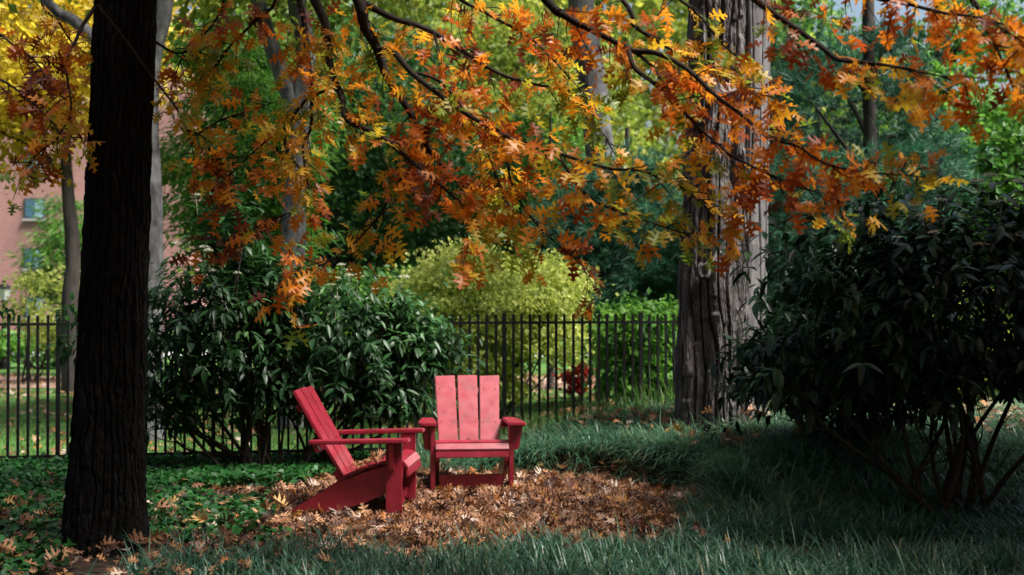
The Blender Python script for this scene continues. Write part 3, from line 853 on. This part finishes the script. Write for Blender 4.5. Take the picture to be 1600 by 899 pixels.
# pines
Y = 18.5; b = T(975, Y)
tree('pine_tree', 'blue-green pine behind the fence, left of the big fluted trunk', 'tree', b, (b[0], Y, 2.3), (1.05, .9, 1.35), 'pine_needle', 110000, 110, .42, .16,
     ([b, (b[0], Y, 2), (b[0] + .05, Y, 4.1)], .08, .03), style='pine', group='blue-green pines')
Y = 17; b = T(1362, Y)
tree('pine_tree', 'tall blue-green pine with a dark trunk above the dark right shrub', 'tree', b, (b[0] - .25, Y, 3.4), (1.45, 1.2, 1.9), 'pine_needle', 60000, 64, .38, .17,
     ([b, (b[0], Y, 2), (b[0] - .02, Y, 4), (b[0] - .05, Y, 6.6)], .13, .07), style='pine', group='blue-green pines', limbs=12)
Y = 20; b = T(1215, Y)
tree('pine_tree', 'blue-green pine showing just right of the big fluted trunk', 'tree', b, (b[0], Y, 2.6), (.9, .9, 1.7), 'pine_needle', 80000, 70, .40, .17,
     ([b, (b[0], Y, 2), (b[0] + .05, Y, 4.8)], .09, .03), style='pine', group='blue-green pines')
# right hand deciduous trees
Y = 22; b = T(1480, Y)
tree('green_tree', 'green tree with a dark trunk at the upper right', 'tree', b, (b[0] + .7, Y, 4.8), (2.1, 1.8, 2.7), 'green_leaf', 9000, 80, .5, .14,
     ([b, (b[0], Y, 2.5), (b[0] - .05, Y, 5), (b[0] - .1, Y, 8)], .19, .11), 'dark_bark', limbs=10)
Y = 26; b = T(1275, Y)
tree('green_tree', 'fresh green tree behind the tall pine', 'tree', b, (b[0], Y, 5.0), (1.9, 1.6, 2.8), 'green_leaf', 9000, 70, .5, .14,
     ([b, (b[0], Y, 3), (b[0] + .1, Y, 7.5)], .12, .05), 'dark_bark', limbs=8)
Y = 19; b = T(1590, Y)
tree('green_tree', 'green leafy tree at the right edge above the dark shrub', 'tree', b, (b[0], Y, 3.2), (1.3, 1.2, 1.5), 'green_leaf', 11000, 80, .42, .13,
     ([b, (b[0], Y, 2), (b[0], Y, 4)], .07, .03), 'dark_bark')
# shrubs beyond the fence
Y = 17; b = T(765, Y)
tree('chartreuse_shrub', 'big chartreuse shrub glowing beyond the fence behind the front chair', 'shrub', b, (b[0], Y, 1.35), (1.25, 1.0, 1.05), 'lime_leaf', 30000, 130, .32, .07, stems=14, style='leaf', flat=.42, light=.1, lo=.25)
Y = 15.3; b = T(1010, Y)
tree('green_shrub', 'bright green shrub beyond the fence beside the fluted trunk', 'shrub', b, (b[0], Y, .95), (.62, .5, .85), 'green_leaf', 7000, 70, .22, .085, stems=9, light=.12)
Y = 21; b = T(590, Y)
tree('green_shrub', 'rounded green shrub beyond the fence behind the side-on chair', 'shrub', b, (b[0], Y, 1.1), (1.6, 1.0, 1.0), 'green_leaf', 10000, 70, .38, .11, stems=8)
Y = 20; b = T(900, Y)
tree('red_shrub', 'small red-leaved shrub low behind the fence', 'shrub', b, (b[0], Y, .42), (.22, .2, .2), 'red_leaf', 700, 14, .1, .08, stems=4)
Y = 30; b = T(60, Y)
tree('clipped_hedge', 'low green hedge across the lawn left of the oak', 'hedge', b, (b[0], Y, .5), (3.4, .6, .35), 'green_leaf', 9000, 90, .3, .12, stems=10)
Y = 21; b = T(1560, Y)
tree('green_shrub', 'yellow-green shrub on the lawn behind the right shrub stems', 'shrub', b, (b[0], Y, .7), (1.5, .9, .6), 'olive_leaf', 7000, 60, .3, .11, stems=7)
Y = 24; b = T(1250, Y)
tree('green_shrub', 'dark green shrub on the lawn behind the fluted trunk', 'shrub', b, (b[0], Y, .9), (2.4, .9, .8), 'deep_leaf', 10000, 70, .4, .12, stems=7)
# far wood
def far_wood():
    J = Join()
    n = 80000
    x = rng.uniform(-12, 42, n); y = rng.uniform(46, 58, n)
    hcap = (13 + 6 * fbm(np.stack([x * .22, y * .1, x * 0], -1), 3)) * (1 - .5 * sstep(9, 14, x))
    z = rng.random(n) ** .8 * hcap
    keep = fbm(np.stack([x * .7, y * .5, z * .7], -1), 2) > .36
    x, y, z = x[keep], y[keep], z[keep]; n = len(x)
    rv = np.clip(fbm(np.stack([x * .3, y * .3, z * .3], -1), 2) + rng.normal(size=n) * .18, 0, 1)
    V, Fa = scatter(*RHOMB, np.stack([x, y, z], -1), frames(rand_dirs(n), rand_dirs(n, .6)), rng.uniform(.3, .6, n))
    o = obj_np('treeline', V, Fa, M['olive_leaf'], rnd=np.repeat(rv, 4))
    tag(o, 'far wood of mixed green trees behind the garden', 'trees', kind='stuff')
far_wood()

# ------------------------------------------------------------------ brick building, street lamp
def build_building():
    Y = 70.0
    xr = gx(294, Y)
    root = thing('brick_building', (xr - 12, Y, 0), 'pink brick apartment building far behind the left trees', 'building')
    def boxp(name, x0, x1, y0, y1, z0, z1, mat, parent, bev=0):
        V, Fa = box_np((x0 + x1) / 2, (y0 + y1) / 2, (z0 + z1) / 2, x1 - x0, y1 - y0, z1 - z0)
        if parent is not root:
            o = obj_np(name, V - np.array(root.location), Fa, M[mat]); o.parent = parent
            return o
        return obj_np(name, V, Fa, M[mat], root)
    boxp('wall', xr - 24, xr, Y, Y + 12, 0, 17, 'brick', root)
    boxp('cornice', xr - 24.2, xr + .2, Y - .25, Y + 12.2, 17, 17.5, 'stone', root)
    zs = [gz(497 - 0, Y), gz(420, Y), gz(342, Y), gz(265, Y), gz(188, Y)]
    for z in zs:
        for px in (-135, -50, 54, 200):
            xc = gx(px, Y); w = gx(70, Y) - gx(38, Y); h = gz(310, Y) - gz(342, Y)
            f = boxp('window', xc - w / 2, xc + w / 2, Y - .09, Y - .002, z, z + h, 'window_frame', root)
            boxp('sill', xc - w / 2 - .08, xc + w / 2 + .08, Y - .18, Y - .003, z - .12, z - .003, 'stone', f)
            boxp('pane', xc - w / 2 + .08, xc - .03, Y - .12, Y - .092, z + .08, z + h - .08, 'pane', f)
            boxp('pane', xc + .03, xc + w / 2 - .08, Y - .12, Y - .092, z + .08, z + h - .08, 'curtain', f)
build_building()

def build_lamp():
    Y = 30.0
    b = T(6, Y)
    root = thing('street_lamp', b, 'black lantern street lamp before the pink building', 'street lamp')
    def ring(zs, rs, name, mat, sides=12):
        J = Join()
        a = np.linspace(0, 2 * np.pi, sides, endpoint=False)
        V = np.array([[(b[0] + r * math.cos(t), b[1] + r * math.sin(t), z) for t in a] for z, r in zip(zs, rs)]).reshape(-1, 3)
        n = len(zs)
        i, j = np.meshgrid(np.arange(n - 1), np.arange(sides), indexing='ij'); j2 = (j + 1) % sides
        Fq = np.stack([i * sides + j, i * sides + j2, (i + 1) * sides + j2, (i + 1) * sides + j], -1).reshape(-1, 4)
        obj_np(name, V, Fq, M[mat], root)
    zl = gz(470, Y)
    ring([b[2], .15, .3, .45, zl - .1, zl - .03, zl], [.14, .14, .08, .05, .04, .09, .05], 'post', 'iron')
    ring([zl, zl + .02, zl + .27], [.05, .09, .19], 'lantern_glass', 'lamp_glass', 6)
    ring([zl + .27, zl + .29, zl + .38, zl + .40, zl + .46, zl + .5], [.0, .22, .10, .04, .05, .0], 'cap', 'iron', 6)
build_lamp()

# ------------------------------------------------------------------ viburnum shrubs
def viburnum(label, base, c, rad, n_shoots, mat, seed, stems, droop=.5, leaf=(.10, .19), blooms=14, lean=(0, 0), zmin=.45, n_parts=300, hollow=.45, crown_extra=None, spread=.08):
    root = thing('viburnum_shrub', tuple(base), label, 'shrub', 'viburnum shrubs')
    c = np.array(c); rad = np.array(rad)
    shoots = c + rand_dirs(n_shoots) * (hollow + (1 - hollow) * rng.random((n_shoots, 1))) ** .5 * rad
    if crown_extra is not None: shoots = np.vstack([shoots] + [np.array(e[0]) + rand_dirs(e[2]) * rng.random((e[2], 1)) ** .4 * np.array(e[1]) for e in crown_extra])
    far = rng.random(len(shoots)) < .16
    shoots[far] = c + norm(shoots[far] - c) * np.linalg.norm(shoots[far] - c, axis=1, keepdims=True) * rng.uniform(1.05, 1.34, (far.sum(), 1))
    keep = shoots[:, 2] > zmin + .3 * fbm(shoots * 2, 2)
    shoots = shoots[keep]
    # stems
    for k in range(stems):
        e = shoots[rng.integers(len(shoots))]
        s = np.array(base) + np.array([rng.normal() * spread, rng.normal() * .08, -.04])
        m1 = s + (e - s) * np.array([.30, .30, .33]) + rng.normal(size=3) * .05
        m2 = s + (e - s) * np.array([.68, .68, .66]) + rng.normal(size=3) * .08
        C = catmull([s, m1, m2, e], 6)
        J = Join(); J.add(*tube(C, random.uniform(.014, .026), .006, 7))
        for _ in range(4):
            i = rng.integers(4, len(C) - 3); d = norm(norm(C[i + 1] - C[i]) + rand_dirs(1)[0] * .8)
            J.add(*tube(catmull([C[i], C[i] + d * .16 + rng.normal(size=3) * .02, C[i] + d * .36 + np.array([0, 0, .06])], 3), .007, .003, 5))
        J.obj('stem', M['stem'], root, smooth=True)
    pos, ax, nr = [], [], []
    for p in shoots:
        o = norm((p - c) / rad); o[2] = max(o[2], -.1)
        d = norm(o + rand_dirs(1)[0] * .6 + np.array([0, 0, .2]))
        L_ = random.uniform(.12, .3); m = random.randint(5, 9); a0 = random.random() * 6.28
        side = norm(np.cross(d, [0.3, .2, 1])); s2 = np.cross(d, side)
        for j in range(m):
            t = j / (m - 1); aa = a0 + (j // 2) * 1.57 + (j % 2) * math.pi
            rad_d = side * math.cos(aa) + s2 * math.sin(aa)
            pos.append(p + d * L_ * (t - .5) * 1.2)
            v = norm(d * (.35 + .5 * t) + rad_d + np.array([0, 0, -droop]) + rand_dirs(1)[0] * .25)
            ax.append(v); nr.append(norm(np.array([0, 0, 1.0]) + d * .3 + rand_dirs(1)[0] * .35))
    pos, ax, nr = map(np.array, (pos, ax, nr))
    n = len(pos)
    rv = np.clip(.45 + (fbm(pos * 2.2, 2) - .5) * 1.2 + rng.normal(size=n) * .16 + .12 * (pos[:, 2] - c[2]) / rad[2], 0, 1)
    s = rng.uniform(leaf[0], leaf[1], n)
    foliage(root, LANCE, M[mat], pos, frames(ax, nr), s, rv, n_parts)
    # flat white flower heads on the upper shoots
    up = shoots[(shoots[:, 2] > c[2] + .35 * rad[2])]
    out = norm((up - c) / rad)
    order = np.argsort(-(out[:, 2] - .5 * out[:, 1] + rng.random(len(up)) * .6))
    for i in order[:blooms]:
        h = up[i] + norm(out[i] + np.array([0, 0, .9])) * .20
        J = Join(); m = 90
        r = np.sqrt(rng.random(m)) * random.uniform(.035, .06); a = rng.random(m) * 6.28
        q = h + np.stack([r * np.cos(a), r * np.sin(a), .012 - r * r * 6], -1)
        V, Fa = scatter(RHOMB[0], RHOMB[1], q, frames(rand_dirs(m), rand_dirs(m, 1)), rng.uniform(.009, .016, m))
        J.add(V, Fa, np.repeat(rng.random(m), 4))
        V, Fa = tube(np.array([up[i], (up[i] + h) / 2, h]), .004, .003, 4)
        J.add(V, Fa[:, [0, 1, 2]], np.zeros(len(V))); 
        J.obj('flower_head', M['bloom'], root)
    return root

Y = 11.75
b = T(392, Y)
viburnum('green viburnum shrub with white flower heads directly right of the oak trunk', b, (gx(335, Y), Y, 1.28), (.76, .5, .78), 560, 'viburnum', 1, 17, zmin=.36, hollow=.15, leaf=(.07, .15), blooms=9, spread=.13,
         crown_extra=[((gx(355, Y), Y + .1, 2.2), (.34, .25, .45), 90), ((gx(440, Y), Y, 1.75), (.34, .3, .35), 90), ((gx(270, Y), Y - .1, .62), (.34, .3, .30), 60), ((gx(440, Y), Y - .05, .75), (.30, .3, .26), 40), ((gx(120, Y), Y - .1, 1.35), (.08, .1, .36), 14), ((gx(12, Y), Y, 1.48), (.10, .1, .10), 5)])
Y = 11.9
b = T(500, Y)
viburnum('green viburnum shrub leaning over the fence between the two red chairs', b, (gx(530, Y), Y + .05, 1.15), (.92, .5, .68), 560, 'viburnum', 2, 13, zmin=.34, droop=.6, spread=.13, blooms=14, hollow=.15, leaf=(.07, .15),
         crown_extra=[((gx(665, Y), Y + .1, 1.12), (.36, .3, .30), 80), ((gx(620, Y), Y + .1, 1.45), (.34, .3, .25), 50), ((gx(600, Y), Y - .1, .62), (.46, .2, .28), 80)])
Y = 9.35
b = T(1475, Y)
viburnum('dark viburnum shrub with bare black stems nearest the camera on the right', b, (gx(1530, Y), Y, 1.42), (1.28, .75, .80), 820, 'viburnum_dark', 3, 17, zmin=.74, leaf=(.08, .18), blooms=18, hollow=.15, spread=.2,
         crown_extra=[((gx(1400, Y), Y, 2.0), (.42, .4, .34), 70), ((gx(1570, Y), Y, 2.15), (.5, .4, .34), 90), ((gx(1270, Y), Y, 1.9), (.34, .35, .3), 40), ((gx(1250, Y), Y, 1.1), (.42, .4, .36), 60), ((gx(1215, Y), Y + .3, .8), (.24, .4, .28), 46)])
Y = 10.9
b = T(1345, Y)
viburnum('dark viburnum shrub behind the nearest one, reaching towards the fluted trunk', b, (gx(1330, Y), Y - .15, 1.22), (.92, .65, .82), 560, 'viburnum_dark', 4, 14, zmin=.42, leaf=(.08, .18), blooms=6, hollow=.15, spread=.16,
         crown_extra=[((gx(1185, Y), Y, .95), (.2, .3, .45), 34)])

# ------------------------------------------------------------------ unseen evergreens added round the viewpoint to shade the foreground
for k, (x, y, lab) in enumerate([(-9.5, 4.5, 'unseen dense evergreen added for shade left of the viewpoint'), (-6.5, -4, 'unseen dense evergreen added for shade behind the viewpoint to the left'), (-.5, -7.5, 'unseen dense evergreen added for shade directly behind the viewpoint'),
                                 (6, -4.5, 'unseen dense evergreen added for shade behind the viewpoint to the right'), (10, 3.5, 'unseen dense evergreen added for shade right of the viewpoint'), (7.3, 7.4, 'unseen dense evergreen added for shade beside the dark right shrubs')]):
    b = (x, y, float(ground_z(x, y)))
    tree('unseen_shade_evergreen', lab, 'tree', b, (x, y, 5.6), (2.8, 2.2, 4.9), 'deep_leaf', 15000, 120, .8, .34, ([b, (x, y, 4), (x + .1, y, 9)], .22, .06), 'dark_bark', group='unseen evergreens added for shade round the viewpoint')

# ------------------------------------------------------------------ grass, ground cover, leaf litter
def blades(name, x, y, L_, w, mat, lean=(.2, .9), curve=(.2, .7), az=None, rv=None, seg=4, z=None, label=None, cat=None):
    n = len(x)
    z = ground_z(x, y) if z is None else z
    L_ = L_ * (.55 + .95 * fbm(np.stack([x * 1.9, y * 1.9, x * 0 + 3], -1), 3)) * np.where(rng.random(n) < .04, 1.35, 1)
    a = rng.random(n) * 2 * np.pi if az is None else az
    d = np.stack([np.cos(a), np.sin(a), np.zeros(n)], -1); sd = np.stack([-np.sin(a), np.cos(a), np.zeros(n)], -1)
    le = rng.uniform(*lean, n); cu = rng.uniform(*curve, n)
    t = np.linspace(0, 1, seg + 1)
    base = np.stack([x, y, z - .01], -1)
    rise = np.maximum(t[None] * (1 - .25 * le[:, None]) - cu[:, None] * t[None] ** 2.2, -.02)
    out = le[:, None] * (t[None] * .35 + .65 * t[None] ** 2)
    C = base[:, None] + d[:, None] * (out * L_[:, None])[..., None] + np.array([0, 0, 1.0]) * (rise * L_[:, None])[..., None]
    wt = w[:, None] * (1 - t[None] ** 2.5) * .5 + .0004
    Lf = C - sd[:, None] * wt[..., None]; Rt = C + sd[:, None] * wt[..., None]
    V = np.stack([Lf, Rt], 2).reshape(-1, 3)
    k = 2 * (seg + 1)
    s = np.arange(seg) * 2
    q = np.stack([s, s + 1, s + 3, s + 2], -1)
    Fq = (q[None] + (np.arange(n) * k)[:, None, None]).reshape(-1, 4)
    rv = rng.random(n) if rv is None else rv
    o = obj_np(name, V, Fq, mat, rnd=np.repeat(rv, k), smooth=True)
    return tag(o, label, cat, kind='stuff')

def tufted(n_tuft, per, xr, yr, accept, spread=.05):
    tx = rng.uniform(*xr, n_tuft); ty = rng.uniform(*yr, n_tuft)
    k = accept(tx, ty); tx, ty = tx[k], ty[k]
    x = np.repeat(tx, per) + rng.normal(size=len(tx) * per) * spread
    y = np.repeat(ty, per) + rng.normal(size=len(ty) * per) * spread
    return x, y, np.repeat(rng.random(len(tx)), per)

# grass in front of the clearing
def acc_front(x, y):
    edge = 8.02 + .18 * np.sin(x * 2.1) + .12 * np.sin(x * 5.3 + 1) - .75 * sstep(-1.3, -2.6, x)
    return (y < edge) & (patch_d(x, y) > .90 + .12 * rng.random(len(x))) & (x > -2.4 + .5 * rng.random(len(x)))
x, y, tr = tufted(2700, 13, (-2.9, 3.0), (6.6, 9.2), acc_front)
n = len(x)
blades('grass', x, y, rng.uniform(.14, .32, n), rng.uniform(.007, .012, n), M['liriope'], (.2, 1.0), (.1, .75), rv=np.clip(.12 + .5 * tr + rng.normal(size=n) * .14 + .6 * (rng.random(n) > .96), 0, 1),
       label='blue-green lilyturf along the bottom edge before the leafy clearing', cat='grass')
# border grass right and behind the clearing, arching over the lip
def acc_border(x, y):
    d = patch_d(x, y)
    return (d > 1.02) & (y < fence_y(x) + .5) & ((x > 0.1) | (y > 11.4)) & (y > 8.9 + .25 * (x - 1)) & ((x > -.3) | (y > 11.85)) & (np.hypot(x - 1.9, y - 12.15) > .38) & (x < 6)
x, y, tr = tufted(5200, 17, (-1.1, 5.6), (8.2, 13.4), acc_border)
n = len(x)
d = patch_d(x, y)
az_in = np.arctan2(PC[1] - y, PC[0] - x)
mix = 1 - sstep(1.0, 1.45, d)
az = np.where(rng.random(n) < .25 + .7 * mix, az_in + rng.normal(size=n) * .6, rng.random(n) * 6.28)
blades('grass', x, y, rng.uniform(.18, .40, n), rng.uniform(.007, .012, n), M['liriope'], (.3, 1.1), (.2, .85), az=az, rv=np.clip(.36 + .36 * tr + .16 * sstep(1.1, 1.4, d) + rng.normal(size=n) * .14 + .4 * (rng.random(n) > .96), 0, 1),  # mound blades coloured paler, sky sheen painted into their tone
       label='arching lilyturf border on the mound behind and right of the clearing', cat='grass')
# a few upright blades by the fence
x = rng.uniform(-.2, 2.0, 700); y = fence_y(x) - rng.uniform(.0, .5, 700)
blades('grass', x, y, rng.uniform(.25, .5, 700), rng.uniform(.004, .008, 700), M['lawn_blade'], (.05, .4), (.0, .3), label='tall thin grass standing at the foot of the fence', cat='grass')
# dark grass at lower right
x, y, tr = tufted(1500, 14, (1.2, 5.2), (7.0, 9.4), lambda x, y: (y < 8.9 + .25 * (x - 1)) & (patch_d(x, y) > 1.0) & ((x > 3.0) | (y > 8.4)))
n = len(x)
blades('grass', x, y, rng.uniform(.14, .30, n), rng.uniform(.007, .012, n), M['liriope'], (.3, 1.0), (.2, .8), rv=np.clip(.1 + .4 * tr + rng.normal(size=n) * .1, 0, 1),
       label='dark lilyturf under the right viburnum shrubs', cat='grass')
# lawn blades beyond the fence
n = 60000
x = rng.uniform(-7.5, 7.5, n); y = 12.4 + rng.random(n) ** 1.3 * 11
k = y > fence_y(x) + .1; x, y = x[k], y[k]; n = len(x)
blades('grass', x, y, rng.uniform(.04, .11, n), rng.uniform(.006, .012, n), M['lawn_blade'], (.1, .8), (0, .4), seg=2, label='mown lawn grass beyond the iron fence', cat='grass')

# ground cover on the left
def ground_cover():
    n = 26000
    x = rng.uniform(-5.2, -.9, n); y = 7.0 + rng.random(n) * 6.2
    d = patch_d(x, y)
    den = fbm(np.stack([x * 1.3, y * 1.3, x * 0], -1), 3)
    far_y = fence_y(x) + .15
    k = (y < far_y) & (d > 1.12 + .25 * (den - .5)) & ((den > .36) | (y > 10.8)) & ~((x > -2.7) & (y < 8.3)) & (np.hypot(x + 2.62, y - 8.25) > .27)
    x, y = x[k], y[k]; n = len(x)
    pos = np.stack([x, y, ground_z(x, y) + rng.uniform(.02, .11, n)], -1)
    ax = norm(rng.normal(size=(n, 3)) * np.array([1, 1, .3]) + np.array([0, -.1, -.15])); nr = norm(rng.normal(size=(n, 3)) * .45 + np.array([0, -.1, 1]))
    rv = np.clip(.5 + (fbm(pos * 1.8, 2) - .5) * 1.4 + rng.normal(size=n) * .15, 0, 1)
    V, Fa = scatter(*HEART, pos, frames(ax, nr), rng.uniform(.035, .075, n))
    o = obj_np('ground_cover', V, Fa, M['cover_leaf'], rnd=np.repeat(rv, len(HEART[0])), smooth=True)
    tag(o, 'dark green ground cover left of the clearing and round the oak', 'ground cover', kind='stuff')
ground_cover()

def litter_at(x, y, h, flat=.8, size=(.05, .115), bias=0.0):
    n = len(x)
    pos = np.stack([x, y, ground_z(x, y) + h], -1)
    ax = norm(rng.normal(size=(n, 3)) * np.array([1, 1, .35])); nr = norm(rng.normal(size=(n, 3)) * (1 - flat) * 1.6 + np.array([0, 0, 1]))
    rv = np.clip(.48 + rng.normal(size=n) * .34 + (fbm(pos * 3, 2) - .5) * .5 + bias, 0, 1)
    return pos, frames(ax, nr), rng.uniform(*size, n), rv

def litter_mass(name, pos, R_, s, rv, label, mat='litter'):
    J = Join()
    for t in range(4):
        sl = slice(t, None, 4)
        tv = CURLED[t][0] * np.array([1.25, 1, 1]); sc3 = s[sl][:, None] * rng.uniform(.7, 1.3, (len(s[sl]), 3)) * np.array([1, 1, .7])
        V, Fa = scatter(tv, CURLED[t][1], pos[sl], R_[sl], sc3); J.add(V, Fa, np.repeat(rv[sl], len(CURLED[t][0])))
    k = len(pos) // 2                                   # broken scraps between the whole leaves
    p2 = pos[:k] + rng.normal(size=(k, 3)) * np.array([.06, .06, .002])
    V, Fa = scatter(RHOMB[0] * np.array([1.3, 1, 2]), RHOMB[1], p2, frames(rand_dirs(k) * np.array([1, 1, .3]), rand_dirs(k, 2)), rng.uniform(.02, .05, k))
    J.add(V, Fa, np.repeat(rng.random(k) * .8, 4))
    tag(J.obj(name, M[mat], None, smooth=False), label, 'leaves', kind='stuff')

n = 20000
x = rng.uniform(-2.6, 1.6, n); y = rng.uniform(7.8, 12.1, n)
d = patch_d(x, y); k = (d < .88 + .3 * rng.random(n) ** 1.5) | ((x < -1.2) & (rng.random(n) < .25 * sstep(1.6, 1.0, d)))
x, y = x[k], y[k]
litter_mass('leaf_litter', *litter_at(x, y, rng.uniform(.008, .032, len(x)), .75), 'thick brown fallen oak leaves carpeting the clearing')
n = 1700
x = rng.uniform(-4.8, -1.0, n); y = rng.uniform(7.1, 11.2, n)
k = (patch_d(x, y) > 1.0) & (rng.random(n) < sstep(11.3, 8.6, y) * .8) & (np.hypot(x + 2.62, y - 8.25) > .3)
x, y = x[k], y[k]
litter_mass('leaf_litter', *litter_at(x, y, rng.uniform(.05, .12, len(x)), .75, bias=-.08), 'brown leaves strewn over the dark ground cover by the oak')
n = 1300
x = rng.uniform(.5, 5.5, n); y = rng.uniform(10.6, 13.3, n)
k = (patch_d(x, y) > 1.15) & (fbm(np.stack([x, y, x * 0], -1) * 1.3, 2) > .56)
x, y = x[k], y[k]
litter_mass('leaf_litter', *litter_at(x, y, rng.uniform(.10, .2, len(x)), .75, bias=.15), 'pale fallen leaves caught on the mound grass near the fluted trunk')
n = 5200
x = rng.uniform(-11, 10, n); y = np.where(rng.random(n) < .5, rng.uniform(12.6, 23, n), rng.normal(size=n) * 1.6 + 24.8)
k = y > fence_y(np.clip(x, -9, 3)) + .2; x, y = x[k], y[k]
litter_mass('leaf_litter', *litter_at(x, y, rng.uniform(.03, .07, len(x)), .8, (.07, .13), bias=.15), 'fallen leaves scattered over the lawn and path beyond the fence')

# single leaves one can pick out
def single_leaves(pos, R_, s, rv, name, label, group, temps=CURLED, mat='litter'):
    cache = {}
    for i in range(len(pos)):
        q = int(np.clip(rv[i], 0, .999) * 6); t = i % len(temps)
        if (t, q) not in cache: cache[(t, q)] = mesh_np(name, *temps[t], M[mat], np.full(len(temps[t][0]), (q + .5) / 6))
        o = bpy.data.objects.new(name, cache[(t, q)])
        COL.objects.link(o)
        o.matrix_world = Matrix(np.vstack([np.hstack([R_[i] * s[i], pos[i][:, None]]), [0, 0, 0, 1]]).tolist())
        tag(o, label, 'leaf', group)
n = 22
x = rng.uniform(-2.2, 1.6, n); y = rng.uniform(7.5, 8.1, n)
single_leaves(*litter_at(x, y, rng.uniform(.14, .20, n), .6, (.07, .11), -.12), 'fallen_leaf', 'dry brown oak leaf caught on the grass along the bottom edge', 'leaves on the front grass')
n = 40
x = rng.uniform(-4.2, -1.6, n); y = rng.uniform(7.7, 9.6, n)
k = np.hypot(x + 2.62, y - 8.25) > .34; x, y = x[k], y[k]
single_leaves(*litter_at(x, y, rng.uniform(.10, .14, len(x)), .6, (.09, .14)), 'fallen_leaf', 'curled brown oak leaf on the dark ground cover near the oak trunk', 'leaves on the ground cover')
n = 22
x = rng.uniform(.8, 3.2, n); y = rng.uniform(10.6, 12.6, n)
k = patch_d(x, y) > 1.15; x, y = x[k], y[k]
single_leaves(*litter_at(x, y, rng.uniform(.2, .28, len(x)), .6, (.08, .12), .2), 'fallen_leaf', 'pale dry leaf lying on the lilyturf mound', 'leaves on the mound')

def seat_leaves(chair, n, yr, xr, label, group):
    lx = rng.uniform(*xr, n); ly = rng.uniform(*yr, n)
    zz = np.interp(ly, [-.10, -.015, .075, .165, .255], [.302, .338, .368, .394, .41]) + .028
    m = np.array(Matrix.Translation(chair.location) @ Matrix.Rotation(chair.rotation_euler.z, 4, 'Z'))
    P = np.stack([lx, ly, zz, np.ones(n)], -1) @ m.T
    pos = P[:, :3]
    R_ = frames(norm(rng.normal(size=(n, 3)) * np.array([1, 1, .3])), norm(rng.normal(size=(n, 3)) * .5 + np.array([0, 0, 1])))
    single_leaves(pos, R_, rng.uniform(.05, .085, n), np.clip(rng.normal(size=n) * .25 + .5, 0, 1), 'fallen_leaf', label, group)
seat_leaves(ch2, 46, (-.10, .12), (-.26, .26), 'crumpled leaf in the heap on the seat of the side-on red chair', 'leaves on the side-on chair')
seat_leaves(ch1, 7, (-.09, .05), (-.22, .12), 'dry leaf lying on the seat of the forward-facing red chair', 'leaves on the forward-facing chair')

print('triangles', sum(len(o.data.polygons) * (2 if len(o.data.polygons) and o.data.polygons[0].loop_total == 4 else 1) for o in bpy.data.objects if o.type == 'MESH'))
